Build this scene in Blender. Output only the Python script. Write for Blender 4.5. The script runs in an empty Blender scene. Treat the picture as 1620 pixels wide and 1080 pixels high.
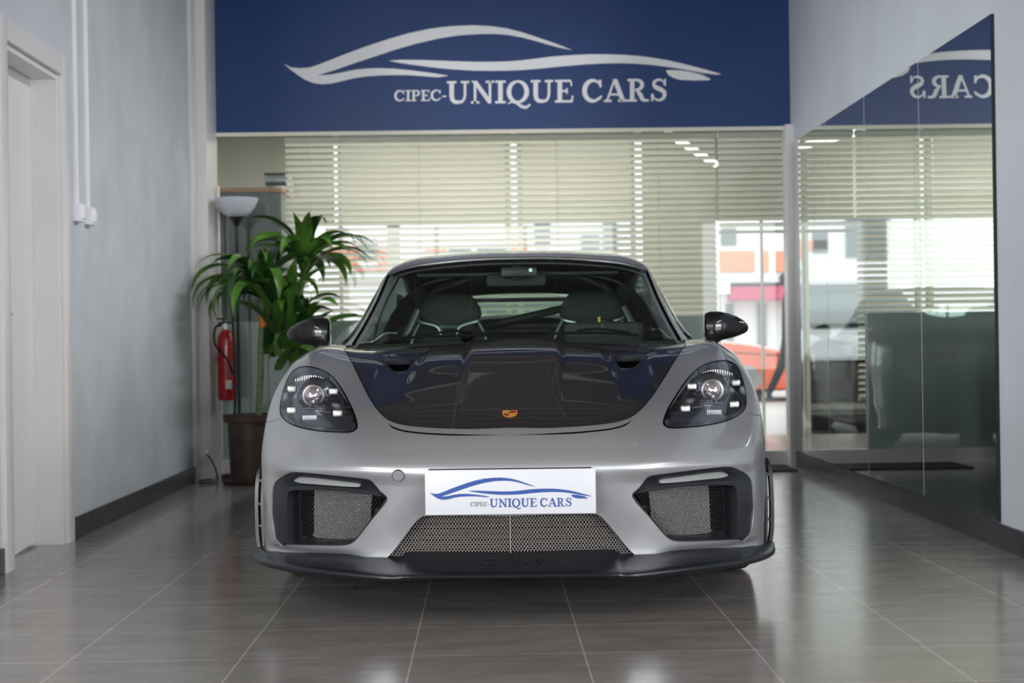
import bpy, bmesh, math, random
from mathutils import Vector, Matrix, geometry
from mathutils.bvhtree import BVHTree
random.seed(7)
C = bpy.context.scene.collection
PI = math.pi
# ------------------------------------------------------------------ camera
F_PX, CX, CY, ROLL, YAW, CAM_H = 2250.0, 810.0, 540.0, 0.0145, 0.01778, 0.875
cam_d = bpy.data.cameras.new('camera'); cam = bpy.data.objects.new('camera', cam_d); C.objects.link(cam)
bpy.context.scene.camera = cam
cam_d.sensor_width = 36.0; cam_d.lens = 36.0*F_PX/1620.0; cam_d.clip_end = 300
cr, sr = math.cos(ROLL), math.sin(ROLL)
FW = Vector((math.sin(YAW), math.cos(YAW), 0)); R0 = Vector((math.cos(YAW), -math.sin(YAW), 0)); U0 = Vector((0, 0, 1))
RX = R0*cr - U0*sr; UP = U0*cr + R0*sr          # camera rolled clockwise
m = Matrix((RX, UP, -FW)).transposed().to_4x4(); m.translation = (0, 0, CAM_H)
cam.matrix_world = m
cam_d.dof.use_dof = True; cam_d.dof.focus_distance = 4.75; cam_d.dof.aperture_fstop = 3.6
def ray(x, y):                                   # direction of a photograph pixel
    return FW + RX*((x-CX)/F_PX) - UP*((y-CY)/F_PX)
def onY(x, y, Y):
    d = ray(x, y); s = Y/d.y; return Vector((0, 0, CAM_H)) + d*s
def onX(x, y, X):
    d = ray(x, y); s = X/d.x; return Vector((0, 0, CAM_H)) + d*s
# ------------------------------------------------------------------ world and light
S = bpy.context.scene
S.view_settings.view_transform = 'Standard'; S.view_settings.look = 'None'
S.view_settings.gamma = 1.0; S.view_settings.exposure = 0.0; S.view_settings.use_curve_mapping = False
S.cycles.use_denoising = True; S.cycles.max_bounces = 10; S.cycles.transparent_max_bounces = 24
S.cycles.caustics_reflective = False; S.cycles.caustics_refractive = False; S.cycles.sample_clamp_indirect = 6
w = bpy.data.worlds.new('sky'); S.world = w; w.use_nodes = True
bg = w.node_tree.nodes['Background']; bg.inputs[0].default_value = (0.90, 0.95, 1.0, 1); bg.inputs[1].default_value = 2.3
def area(name, loc, rot, sx, sy, power, col=(1, 1, 1)):
    l = bpy.data.lights.new(name, 'AREA'); l.shape = 'RECTANGLE'; l.size = sx; l.size_y = sy; l.energy = power; l.color = col
    o = bpy.data.objects.new(name, l); C.objects.link(o); o.location = loc; o.rotation_euler = rot; return o
# daylight through the three shop windows behind the photographer
for wx0, wx1, pw in ((-8.4, -2.75, 640), (-2.35, 2.2, 65), (3.95, 8.6, 580)):
    area('shopfront_daylight', ((wx0+wx1)/2, -4.93, 1.62), (PI/2, 0, 0), wx1-wx0, 2.56, pw, (0.97, 0.985, 1.0))
area('added_ceiling_light', (-3.6, 0.6, 3.22), (0, 0, 0), 0.4, 3.6, 90, (1, 0.97, 0.93))  # added showroom lamps, out of view, for more light from above
area('added_ceiling_light', (3.8, 0.6, 3.22), (0, 0, 0), 0.4, 3.6, 90, (1, 0.97, 0.93))
# fill lights added under the bay ceiling to brighten the side walls
for sx, x in ((-1, -1.0), (1, 1.25)):
    l_ = area('wall_fill_light', (x, 7.3, 3.17), (0, math.radians(56)*sx, 0), 0.16, 4.2, 23, (0.97, 0.985, 1.0)); l_.data.spread = math.radians(84)
area('office_lamp_light', (0, 11.2, 2.72), (0, 0, 0), 2.6, 1.2, 80, (1, 0.96, 0.86))
# ------------------------------------------------------------------ materials
def mat(name, col=(0.5, 0.5, 0.5), rough=0.5, metal=0.0, coat=0.0, coat_r=0.03, spec=0.5, emit=None, es=0.0, noise=None, bump=None, alpha=None, trans=0.0, film=0):
    m = bpy.data.materials.new(name); m.use_nodes = True; nt = m.node_tree; b = nt.nodes['Principled BSDF']
    b.inputs['Base Color'].default_value = (*col, 1); b.inputs['Roughness'].default_value = rough
    b.inputs['Metallic'].default_value = metal; b.inputs['Coat Weight'].default_value = coat
    b.inputs['Coat Roughness'].default_value = coat_r; b.inputs['Specular IOR Level'].default_value = spec
    b.inputs['Transmission Weight'].default_value = trans
    if film: b.inputs['Thin Film Thickness'].default_value = film; b.inputs['Thin Film IOR'].default_value = 1.9
    if emit: b.inputs['Emission Color'].default_value = (*emit, 1); b.inputs['Emission Strength'].default_value = es
    if noise or bump:
        tc = nt.nodes.new('ShaderNodeTexCoord')
    if noise:                                    # (scale, amount, (sx,sy,sz))
        mp = nt.nodes.new('ShaderNodeMapping'); mp.inputs['Scale'].default_value = noise[2] if len(noise) > 2 else (1, 1, 1)
        nz = nt.nodes.new('ShaderNodeTexNoise'); nz.inputs['Scale'].default_value = noise[0]; nz.inputs['Detail'].default_value = 5
        rp = nt.nodes.new('ShaderNodeValToRGB')
        rp.color_ramp.elements[0].position = 0.3; rp.color_ramp.elements[1].position = 0.7
        rp.color_ramp.elements[0].color = (*[c*(1-noise[1]) for c in col], 1)
        rp.color_ramp.elements[1].color = (*[min(1, c*(1+noise[1])) for c in col], 1)
        nt.links.new(tc.outputs['Object'], mp.inputs[0]); nt.links.new(mp.outputs[0], nz.inputs['Vector'])
        nt.links.new(nz.outputs['Fac'], rp.inputs[0]); nt.links.new(rp.outputs[0], b.inputs['Base Color'])
    if bump:
        nb = nt.nodes.new('ShaderNodeTexNoise'); nb.inputs['Scale'].default_value = bump[0]; nb.inputs['Detail'].default_value = 4
        bp = nt.nodes.new('ShaderNodeBump'); bp.inputs['Strength'].default_value = bump[1]; bp.inputs['Distance'].default_value = 0.01
        nt.links.new(tc.outputs['Object'], nb.inputs['Vector']); nt.links.new(nb.outputs['Fac'], bp.inputs['Height']); nt.links.new(bp.outputs[0], b.inputs['Normal'])
    return m
def glass(name, tint=(0.9, 0.95, 0.93), refl=1.0, ior=1.5, rough=0.0):
    m = bpy.data.materials.new(name); m.use_nodes = True; nt = m.node_tree; nt.nodes.clear()
    o = nt.nodes.new('ShaderNodeOutputMaterial'); mx = nt.nodes.new('ShaderNodeMixShader')
    t = nt.nodes.new('ShaderNodeBsdfTransparent'); t.inputs[0].default_value = (*tint, 1)
    g = nt.nodes.new('ShaderNodeBsdfGlossy'); g.inputs['Roughness'].default_value = rough; g.inputs[0].default_value = (refl, refl, refl, 1)
    lw = nt.nodes.new('ShaderNodeLayerWeight'); pw = nt.nodes.new('ShaderNodeMath'); pw.operation = 'POWER'; pw.inputs[1].default_value = 5
    fr = nt.nodes.new('ShaderNodeMath'); fr.operation = 'MULTIPLY_ADD'; fr.inputs[1].default_value = 0.95; fr.inputs[2].default_value = ((ior-1)/(ior+1))**2
    nt.links.new(lw.outputs['Facing'], pw.inputs[0]); nt.links.new(pw.outputs[0], fr.inputs[0])
    nt.links.new(fr.outputs[0], mx.inputs[0]); nt.links.new(t.outputs[0], mx.inputs[1]); nt.links.new(g.outputs[0], mx.inputs[2]); nt.links.new(mx.outputs[0], o.inputs[0])
    return m
M = {}
M['wall'] = mat('wall paint', (0.58, 0.62, 0.67), 0.7, noise=(1.6, 0.06), bump=(60, 0.12))
M['wall_old'] = mat('scuffed wall paint', (0.56, 0.595, 0.63), 0.7, noise=(2.6, 0.09), bump=(45, 0.2))
M['white_trim'] = mat('white trim', (0.74, 0.72, 0.715), 0.35, noise=(3, 0.03))
M['door'] = mat('door white', (0.72, 0.71, 0.69), 0.45, noise=(2, 0.03))
M['base'] = mat('dark baseboard tile', (0.055, 0.055, 0.06), 0.35, noise=(6, 0.25))
M['ceiling'] = mat('ceiling', (0.27, 0.23, 0.22), 0.8, noise=(3, 0.06))
M['ceil_line'] = mat('ceiling joint', (0.55, 0.52, 0.50), 0.7)
M['navy'] = mat('navy sign vinyl', (0.011, 0.044, 0.165), 0.36, noise=(0.5, 0.06))
M['sign_white'] = mat('sign white vinyl', (0.84, 0.84, 0.86), 0.5)
M['mirror'] = mat('mirror silver', (0.80, 0.84, 0.82), 0.0, 1.0)
M['mirror_edge'] = mat('mirror joint', (0.65, 0.68, 0.66), 0.3)
M['black_edge'] = mat('black edge', (0.01, 0.012, 0.012), 0.4)
M['pane'] = glass('clear partition glass', (0.93, 0.96, 0.94))
M['frost'] = mat('frosted film', (0.60, 0.68, 0.65), 0.38, coat=0.6, coat_r=0.05)
M['slat'] = mat('cream blind slat', (0.66, 0.65, 0.57), 0.5)
nt = M['slat'].node_tree; b = nt.nodes['Principled BSDF']; b.inputs['Base Color'].default_value = (0.84, 0.82, 0.77, 1)
tl = nt.nodes.new('ShaderNodeBsdfTranslucent'); tl.inputs[0].default_value = (0.85, 0.83, 0.77, 1); mx = nt.nodes.new('ShaderNodeMixShader'); mx.inputs[0].default_value = 0.3
nt.links.new(b.outputs[0], mx.inputs[1]); nt.links.new(tl.outputs[0], mx.inputs[2]); nt.links.new(mx.outputs[0], nt.nodes['Material Output'].inputs[0])
M['cream_blind'] = mat('cream roller blind', (0.80, 0.78, 0.66), 0.8, emit=(1, 0.97, 0.84), es=0.0)
M['beige'] = mat('beige office wall', (0.55, 0.54, 0.48), 0.8, noise=(1.5, 0.05))
M['wood'] = mat('orange wood top', (0.50, 0.24, 0.13), 0.45, noise=(4, 0.15, (1, 1, 8)))
M['cab_grey'] = mat('grey cabinet', (0.16, 0.165, 0.17), 0.5, noise=(2, 0.05))
M['street'] = mat('pale street paving', (0.50, 0.45, 0.43), 0.8, noise=(1, 0.1))
M['facade'] = mat('white facade', (0.86, 0.85, 0.84), 0.8, noise=(0.3, 0.03))
M['orange_panel'] = mat('orange facade panel', (0.85, 0.33, 0.20), 0.7, noise=(0.6, 0.06))
M['far_glass'] = mat('far window', (0.16, 0.19, 0.19), 0.15)
M['crimson'] = mat('crimson fascia', (0.55, 0.08, 0.16), 0.5, noise=(0.7, 0.06))
M['orange_car'] = mat('orange car paint', (0.85, 0.13, 0.05), 0.3, coat=1.0)
M['black_car'] = mat('black car paint', (0.012, 0.014, 0.014), 0.25, coat=1.0)
M['dark_glass'] = mat('dark car glass', (0.03, 0.05, 0.045), 0.05)
M['asphalt'] = mat('dark mat', (0.02, 0.02, 0.02), 0.9, bump=(200, 0.5))
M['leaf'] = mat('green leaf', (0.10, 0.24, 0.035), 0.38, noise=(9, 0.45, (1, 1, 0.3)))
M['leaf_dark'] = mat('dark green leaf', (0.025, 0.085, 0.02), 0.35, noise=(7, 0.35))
M['cane'] = mat('green cane', (0.22, 0.26, 0.12), 0.6, noise=(14, 0.25, (1, 1, 4)))
M['pot'] = mat('brown pot', (0.085, 0.055, 0.045), 0.45, noise=(5, 0.3))
M['soil'] = mat('soil', (0.03, 0.02, 0.015), 0.95, bump=(60, 1))
M['red'] = mat('extinguisher red', (0.62, 0.012, 0.015), 0.25, coat=0.8)
M['black_pl'] = mat('black plastic', (0.012, 0.013, 0.015), 0.42)
M['splitter'] = mat('splitter black', (0.007, 0.009, 0.013), 0.30)
M['satin'] = mat('satin black trim', (0.015, 0.017, 0.021), 0.40)
M['lampbowl'] = mat('white glass bowl', (0.62, 0.66, 0.72), 0.3)
M['orange_tape'] = mat('orange tag', (0.85, 0.30, 0.02), 0.5)
M['white_label'] = mat('white label', (0.8, 0.8, 0.8), 0.5)
def paint_mat():
    m = mat('silver grey metallic paint', (0.435, 0.445, 0.465), 0.36, 0.60, coat=1.0, coat_r=0.02)
    return m
M['paint'] = paint_mat()
def carbon_mat(name, rough=0.22):
    m = bpy.data.materials.new(name); m.use_nodes = True; nt = m.node_tree; b = nt.nodes['Principled BSDF']
    tc = nt.nodes.new('ShaderNodeTexCoord'); ck = nt.nodes.new('ShaderNodeTexChecker'); ck.inputs['Scale'].default_value = 260
    ck.inputs[1].default_value = (0.008, 0.007, 0.008, 1); ck.inputs[2].default_value = (0.020, 0.018, 0.019, 1)
    nt.links.new(tc.outputs['Object'], ck.inputs[0]); nt.links.new(ck.outputs[0], b.inputs['Base Color'])
    b.inputs['Roughness'].default_value = 0.35; b.inputs['Specular IOR Level'].default_value = 0.15; b.inputs['Coat Weight'].default_value = 1.0; b.inputs['Coat Roughness'].default_value = 0.015
    return m
M['carbon'] = carbon_mat('gloss carbon weave')
M['shell'] = mat('gloss black mirror shell', (0.005, 0.005, 0.006), 0.4, coat=1.0, spec=0.1)
M['conduit'] = mat('white conduit', (0.88, 0.88, 0.89), 0.4)
M['gap'] = mat('shadow gap', (0.003, 0.003, 0.004), 0.95, spec=0.0)
M['fog'] = mat('fog strip', (0.50, 0.52, 0.52), 0.28, 0.35, coat=1.0)
M['ringm'] = mat('projector ring', (0.22, 0.21, 0.22), 0.3, 0.9)
M['grille'] = mat('grille mesh metal', (0.26, 0.24, 0.225), 0.4, 0.7)
M['mesh2'] = mat('black mesh', (0.09, 0.09, 0.09), 0.4, 0.5)
M['rib'] = mat('lamp rib metal', (0.45, 0.42, 0.42), 0.35, 0.9)
M['rubber'] = mat('wiper rubber', (0.008, 0.008, 0.009), 0.9, spec=0.1)
M['steel'] = mat('brushed steel', (0.55, 0.57, 0.58), 0.3, 1.0)
M['chrome'] = mat('chrome', (0.8, 0.82, 0.84), 0.08, 1.0)
M['radiator'] = mat('radiator fins', (0.85, 0.83, 0.81), 0.4, 0.35, noise=(170, 0.7, (1, 1, 2.2)), bump=(240, 1.0))
M['tyre'] = mat('tyre rubber', (0.015, 0.015, 0.016), 0.75, bump=(120, 0.3))
M['rim'] = mat('dark rim', (0.05, 0.05, 0.055), 0.3, 0.8)
M['lens'] = glass('headlight lens', (0.93, 0.95, 0.97), 1.0, 1.45)
M['bucket'] = mat('headlight bowl', (0.20, 0.22, 0.26), 0.20, 0.95, film=560)
M['bulb'] = mat('projector glass', (0.75, 0.66, 0.66), 0.06, 0.85, coat=1.0)
M['drl'] = mat('running light', (0.9, 0.88, 0.84), 0.2, emit=(1, 0.95, 0.88), es=0.25)
M['wind'] = glass('windscreen glass', (0.72, 0.83, 0.78), 1.0, 1.5)
M['side_glass'] = glass('tinted side glass', (0.22, 0.27, 0.26), 1.0, 1.5)
M['cabin'] = mat('dark cabin trim', (0.016, 0.020, 0.019), 0.65)
M['seatfab'] = mat('dark seat fabric', (0.030, 0.038, 0.035), 0.7, bump=(300, 0.3))
M['cage_lit'] = mat('roll bar', (0.42, 0.42, 0.36), 0.35, 0.5)  # pale tone carries the light falling on the hoop legs
M['plate'] = mat('plate white', (0.62, 0.63, 0.67), 0.35)
M['blue_ink'] = mat('blue print', (0.006, 0.055, 0.27), 0.4)
M['grey_ink'] = mat('grey print', (0.10, 0.11, 0.16), 0.4)
M['gold'] = mat('gold badge', (0.85, 0.42, 0.08), 0.3, 0.4)
M['badge_red'] = mat('badge red', (0.45, 0.02, 0.01), 0.35)
M['badge_black'] = mat('badge black', (0.02, 0.01, 0.01), 0.35)
M['yellow'] = mat('yellow mark', (0.9, 0.6, 0.05), 0.5)
M['skin'] = mat('skin', (0.45, 0.28, 0.2), 0.6)
M['cloth'] = mat('dark clothing', (0.03, 0.035, 0.04), 0.85)
M['cable'] = mat('black cable', (0.01, 0.01, 0.01), 0.5)

def floor_mat():
    m = bpy.data.materials.new('grey porcelain tiles'); m.use_nodes = True; nt = m.node_tree; b = nt.nodes['Principled BSDF']
    tc = nt.nodes.new('ShaderNodeTexCoord'); mp = nt.nodes.new('ShaderNodeMapping'); mp.inputs['Location'].default_value = (1.18+4.8, -3.98+8.0, 0)
    bk = nt.nodes.new('ShaderNodeTexBrick'); bk.offset = 0.0; bk.squash = 1.0
    bk.inputs['Scale'].default_value = 1.0; bk.inputs['Brick Width'].default_value = 0.48; bk.inputs['Row Height'].default_value = 0.40
    bk.inputs['Mortar Size'].default_value = 0.0028; bk.inputs['Mortar Smooth'].default_value = 0.2
    bk.inputs['Color1'].default_value = (0.236, 0.226, 0.214, 1); bk.inputs['Color2'].default_value = (0.27, 0.252, 0.235, 1); bk.inputs['Mortar'].default_value = (0.48, 0.455, 0.43, 1)
    nt.links.new(tc.outputs['Object'], mp.inputs[0]); nt.links.new(mp.outputs[0], bk.inputs['Vector'])
    nz = nt.nodes.new('ShaderNodeTexNoise'); nz.inputs['Scale'].default_value = 3.5; nz.inputs['Detail'].default_value = 8; nz.inputs['Roughness'].default_value = 0.7
    mp2 = nt.nodes.new('ShaderNodeMapping'); mp2.inputs['Scale'].default_value = (1, 3, 1)
    nt.links.new(tc.outputs['Object'], mp2.inputs[0]); nt.links.new(mp2.outputs[0], nz.inputs['Vector'])
    mr = nt.nodes.new('ShaderNodeMapRange'); mr.inputs[1].default_value = 0.3; mr.inputs[2].default_value = 0.7; mr.inputs[3].default_value = 0.82; mr.inputs[4].default_value = 1.22
    mx = nt.nodes.new('ShaderNodeMixRGB'); mx.blend_type = 'MULTIPLY'; mx.inputs[0].default_value = 1
    nt.links.new(nz.outputs['Fac'], mr.inputs[0]); nt.links.new(bk.outputs['Color'], mx.inputs[1]); nt.links.new(mr.outputs[0], mx.inputs[2]); nt.links.new(mx.outputs[0], b.inputs['Base Color'])
    mr2 = nt.nodes.new('ShaderNodeMapRange'); mr2.inputs[1].default_value = 0.3; mr2.inputs[2].default_value = 0.7; mr2.inputs[3].default_value = 0.13; mr2.inputs[4].default_value = 0.21
    nt.links.new(nz.outputs['Fac'], mr2.inputs[0]); nt.links.new(mr2.outputs[0], b.inputs['Roughness'])
    b.inputs['Specular IOR Level'].default_value = 0.6
    return m
M['floor'] = floor_mat()
# ------------------------------------------------------------------ helpers
def link(name, me, m=None, parent=None):
    o = bpy.data.objects.new(name, me); C.objects.link(o)
    if m is not None:
        for mm in (m if isinstance(m, (list, tuple)) else [m]): me.materials.append(mm)
    if parent is not None: o.parent = parent
    return o
def obj(name, bm, m, parent=None, smooth=True, angle=35):
    me = bpy.data.meshes.new(name)
    bmesh.ops.recalc_face_normals(bm, faces=bm.faces[:])
    if smooth:
        for f in bm.faces: f.smooth = True
        for e in bm.edges:
            if len(e.link_faces) == 2 and e.calc_face_angle(0) > math.radians(angle): e.smooth = False
    bm.to_mesh(me); bm.free(); return link(name, me, m, parent)
def tag(o, label=None, cat=None, group=None, kind=None):
    if label: o['label'] = label
    if cat: o['category'] = cat
    if group: o['group'] = group
    if kind: o['kind'] = kind
    return o
def empty(name, loc=(0, 0, 0), rz=0):
    o = bpy.data.objects.new(name, None); C.objects.link(o); o.location = loc; o.rotation_euler = (0, 0, rz); o.empty_display_size = 0.1; return o
def add_box(bm, x0, x1, y0, y1, z0, z1, bev=0.0):
    r = bmesh.ops.create_cube(bm, size=1.0); vs = r['verts']
    for v in vs: v.co = Vector((x0 + (v.co.x+.5)*(x1-x0), y0 + (v.co.y+.5)*(y1-y0), z0 + (v.co.z+.5)*(z1-z0)))
    if bev:
        es = list({e for v in vs for e in v.link_edges}); bmesh.ops.bevel(bm, geom=es, offset=bev, segments=2, profile=.6, affect='EDGES')
    return bm
def box(name, x0, x1, y0, y1, z0, z1, m, parent=None, bev=0.0):
    return obj(name, add_box(bmesh.new(), x0, x1, y0, y1, z0, z1, bev), m, parent)
def struct(o): o['kind'] = 'structure'; return o
def add_tube(bm, pts, r, seg=10, caps=True):
    pts = [Vector(p) for p in pts]; rs = r if isinstance(r, (list, tuple)) else [r]*len(pts); rings = []; ref = None
    for i, p in enumerate(pts):
        t = (pts[min(i+1, len(pts)-1)] - pts[max(i-1, 0)]).normalized()
        if ref is None: ref = Vector((0, 0, 1)) if abs(t.z) < .9 else Vector((1, 0, 0))
        a = (ref - t*ref.dot(t)).normalized(); b = t.cross(a); ref = a
        rings.append([bm.verts.new(p + (a*math.cos(2*PI*k/seg) + b*math.sin(2*PI*k/seg))*rs[i]) for k in range(seg)])
    for i in range(len(rings)-1):
        for k in range(seg): bm.faces.new((rings[i][k], rings[i][(k+1) % seg], rings[i+1][(k+1) % seg], rings[i+1][k]))
    if caps: bm.faces.new(rings[0][::-1]); bm.faces.new(rings[-1])
    return bm
def tube(name, pts, r, m, parent=None, seg=10): return obj(name, add_tube(bmesh.new(), pts, r, seg), m, parent)
def add_lathe(bm, prof, seg=32, axis='z', c=(0, 0, 0)):
    rings = []
    for (r, h) in prof:
        ring = []
        for k in range(seg):
            a = 2*PI*k/seg; x, y = r*math.cos(a), r*math.sin(a)
            p = (x, y, h) if axis == 'z' else ((h, x, y) if axis == 'x' else (x, h, y))
            ring.append(bm.verts.new((c[0]+p[0], c[1]+p[1], c[2]+p[2])))
        rings.append(ring)
    for i in range(len(rings)-1):
        for k in range(seg): bm.faces.new((rings[i][k], rings[i][(k+1) % seg], rings[i+1][(k+1) % seg], rings[i+1][k]))
    for rg in (rings[0], rings[-1]):
        try: bm.faces.new(rg)
        except ValueError: pass
    return bm
def lathe(name, prof, m, parent=None, seg=32, axis='z', c=(0, 0, 0)): return obj(name, add_lathe(bmesh.new(), prof, seg, axis, c), m, parent)
def spline(pts, n=8, closed=False):
    P = [Vector(p) for p in pts]; out = []; N = len(P); R = range(N if closed else N-1)
    for i in R:
        a = P[(i-1) % N] if closed or i > 0 else P[0]*2-P[1]; b = P[i]; c = P[(i+1) % N]; d = P[(i+2) % N] if closed or i+2 < N else P[-1]*2-P[-2]
        for k in range(n): out.append(cr4(a, b, c, d, k/n))
    if not closed: out.append(P[-1])
    return out
def cr4(a, b, c, d, t):
    return 0.5*((2*b) + (c-a)*t + (2*a-5*b+4*c-d)*t*t + (3*b-3*c+d-a)*t*t*t)
def copy_tree(o, parent=None):
    c = o.copy(); C.objects.link(c)
    if parent is not None: c.parent = parent
    for ch in [x for x in bpy.data.objects if x.parent == o]: copy_tree(ch, c)
    return c
def extrude_poly(bm, pts3, vec):                  # closed planar outline given a thickness
    a = [bm.verts.new(p) for p in pts3]; b = [bm.verts.new(Vector(p)+vec) for p in pts3]; n = len(a)
    tris = geometry.tessellate_polygon([[Vector(p) for p in pts3]])
    for t in tris:
        bm.faces.new([a[i] for i in t]); bm.faces.new([b[i] for i in reversed(t)])
    for i in range(n):
        bm.faces.new((a[i], a[(i+1) % n], b[(i+1) % n], b[i]))
    return bm
# ------------------------------------------------------------------ lettering and swooshes (traced outlines, units of one sign)
def stroke2(pts, ws):
    P = [Vector((p[0], p[1])) for p in pts]; L = []; Rr = []
    ws = ws if isinstance(ws, (list, tuple)) else [ws]*len(P)
    for i, p in enumerate(P):
        t = (P[min(i+1, len(P)-1)] - P[max(i-1, 0)]).normalized(); n = Vector((-t.y, t.x)); L.append(p+n*ws[i]/2); Rr.append(p-n*ws[i]/2)
    return [tuple(p) for p in L + Rr[::-1]]
def arc2(cx, cy, rx, ry, a0, a1, w0, w1, wm=None, n=18):
    pts = []; ws = []
    for i in range(n+1):
        t = i/n; a = math.radians(a0 + (a1-a0)*t); pts.append((cx+rx*math.cos(a), cy+ry*math.sin(a)))
        wmid = wm if wm is not None else (w0+w1)/2
        ws.append(w0*(1-t)**2 + 2*wmid*t*(1-t) + w1*t*t if wm is None else (w0+(wm-w0)*math.sin(PI*t) if t < .5 else w1+(wm-w1)*math.sin(PI*t)))
    return stroke2(pts, ws)
def rc(x0, y0, x1, y1): return [(x0, y0), (x1, y0), (x1, y1), (x0, y1)]
SR = .10
GL = {
 'I': (.46, [rc(.13, 0, .33, 1), rc(0, 0, .46, SR), rc(0, 1-SR, .46, 1)]),
 'U': (1.0, [stroke2([(.21, 1), (.21, .35), (.24, .19), (.33, .09), (.50, .065), (.66, .10), (.74, .20), (.78, .36), (.78, 1)], [.2, .2, .19, .18, .15, .12, .11, .11, .11]), rc(0, 1-SR, .42, 1), rc(.6, 1-SR, .96, 1)]),
 'N': (1.0, [rc(.12, 0, .23, .9), rc(.76, .1, .87, 1), [(.0, 1), (.26, 1), (.87, .12), (.87, 0), (.74, 0), (.14, .86)], rc(0, 0, .36, SR), rc(.63, 1-SR, .99, 1)]),
 'E': (.80, [rc(.11, 0, .31, 1), rc(0, 0, .76, SR), rc(0, 1-SR, .73, 1), rc(.3, .46, .52, .55), rc(.48, .38, .55, .63), [(.63, 1), (.73, 1), (.74, .72), (.68, .72)], [(.66, 0), (.76, 0), (.80, .30), (.73, .30)]]),
 'P': (.78, [rc(.11, 0, .31, 1), rc(0, 0, .44, SR), rc(0, 1-SR, .40, 1), arc2(.36, .715, .29, .24, 95, -95, .09, .09, .18)]),
 'R': (.94, [rc(.11, 0, .31, 1), rc(0, 0, .42, SR), rc(0, 1-SR, .40, 1), arc2(.36, .735, .29, .22, 95, -95, .09, .09, .17), stroke2([(.42, .5), (.56, .32), (.66, .1), (.78, .045), (.94, .05)], [.1, .19, .18, .12, .09])]),
 'C': (.92, [arc2(.48, .5, .38, .45, 42, 318, .08, .09, .21), [(.74, .98), (.84, .98), (.85, .64), (.77, .64), (.70, .84)], [(.72, .16), (.80, .30), (.88, .27), (.80, .10)]]),
 'Q': (1.0, [arc2(.48, .5, .38, .45, 90, 272, .09, .09, .20), arc2(.48, .5, .38, .45, -90, 92, .09, .09, .20), stroke2([(.06, -.02), (.22, .07), (.42, .02), (.62, -.14), (.82, -.20), (.98, -.10), (1.0, -.04)], [.05, .10, .12, .14, .13, .09, .04])]),
 'A': (1.0, [stroke2([(.46, .96), (.14, .06)], .09), stroke2([(.49, .97), (.83, .06)], .20), rc(.27, .28, .66, .37), rc(0, 0, .34, SR), rc(.62, 0, 1.02, SR), [(.40, 1), (.58, 1), (.56, .86), (.42, .86)]]),
 'S': (.80, [stroke2([(.66, .70), (.62, .86), (.50, .945), (.36, .945), (.22, .88), (.18, .76), (.23, .65), (.38, .565), (.52, .50), (.64, .41), (.67, .28), (.60, .13), (.46, .055), (.32, .06), (.19, .15), (.13, .33)], [.05, .07, .09, .11, .13, .15, .18, .20, .20, .19, .17, .14, .11, .09, .07, .06]), rc(.64, .68, .72, .99), rc(.07, .01, .15, .34)]),
 '-': (.42, [rc(.04, .32, .38, .46)]),
}
SW_A = [(80,352),(130,378),(200,385),(260,380),(320,362),(400,330),(500,290),(650,235),(800,185),(950,142),(1100,110),(1250,93),(1400,87),(1532,95),(1632,110),(1732,135),(1832,168),(1932,202),(2012,232),(2082,260),
 (2012,247),(1932,227),(1832,198),(1732,172),(1632,154),(1532,147),(1450,148),(1300,157),(1150,180),(1000,215),(850,258),(700,308),(550,358),(430,400),(315,433),
 (400,430),(480,415),(560,398),(650,387),(750,384),(850,388),(950,398),(1050,410),(1150,424),(1225,437),(1150,448),(1050,440),(950,433),(850,432),(750,435),(650,442),(560,456),(480,476),(420,490),(350,496),(290,488),(230,465),(180,432),(130,395)]
SW_B = [(812,332),(900,326),(1050,328),(1250,336),(1400,340),(1532,340),(1632,338),(1732,330),(1832,318),(1932,305),(2032,297),(2132,291),(2232,288),(2332,289),(2432,292),(2532,299),(2632,311),(2732,328),(2832,350),(2932,375),(3032,402),(3114,426),
 (3082,430),(3000,420),(2932,408),(2832,390),(2732,375),(2632,362),(2532,354),(2432,350),(2332,351),(2232,355),(2132,362),(2032,370),(1932,380),(1832,390),(1732,398),(1632,402),(1532,403),(1400,402),(1250,393),(1100,378),(950,358),(850,342)]
SW_C = [(2729,400),(2760,397),(2832,400),(2900,410),(2980,430),(3040,460),(3030,468),(2932,470),(2832,466),(2780,452),(2745,430)]
def unroll(p): return (p[0]/1000.0, -(p[1] + .0125*p[0])/1000.0)
def word(txt, x0, x1, yb, yt):                    # glyph polygons fitted between x0 and x1
    out = []; adv = 0; items = []
    for ch in txt:
        if ch == ' ': adv += .34; continue
        w_, polys = GL[ch]; items.append((adv, polys)); adv += w_ + .035
    adv -= .035; sx = (x1-x0)/adv; sy = yt-yb
    for a, polys in items:
        for p in polys: out.append([(x0+(a+q[0])*sx, yb+q[1]*sy) for q in p])
    return out
def logo_sets():
    sw = [[unroll(p) for p in s] for s in (SW_A, SW_B, SW_C)]
    b0 = unroll((1210, 632)); e0 = unroll((2744, 614)); yb = (b0[1]+e0[1])/2; yt = yb+.158
    small = word('CIPEC-', .848, 1.212, unroll((1000, 614))[1]+.002, unroll((1000, 614))[1]+.078)
    big = word('UNIQUE', 1.212, 2.090, yb, yt) + word('CARS', 2.150, 2.742, yb, yt)
    return sw, small, big
def flat_print(name, polys, f, nrm, m, parent, th=0.0012):
    bm = bmesh.new()
    for i, p in enumerate(polys):
        q = [f(*a) for a in p]; extrude_poly(bm, [v + nrm*(0.0002*(i % 3)) for v in q], nrm*th)
    return obj(name, bm, m, parent, smooth=False)
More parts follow.
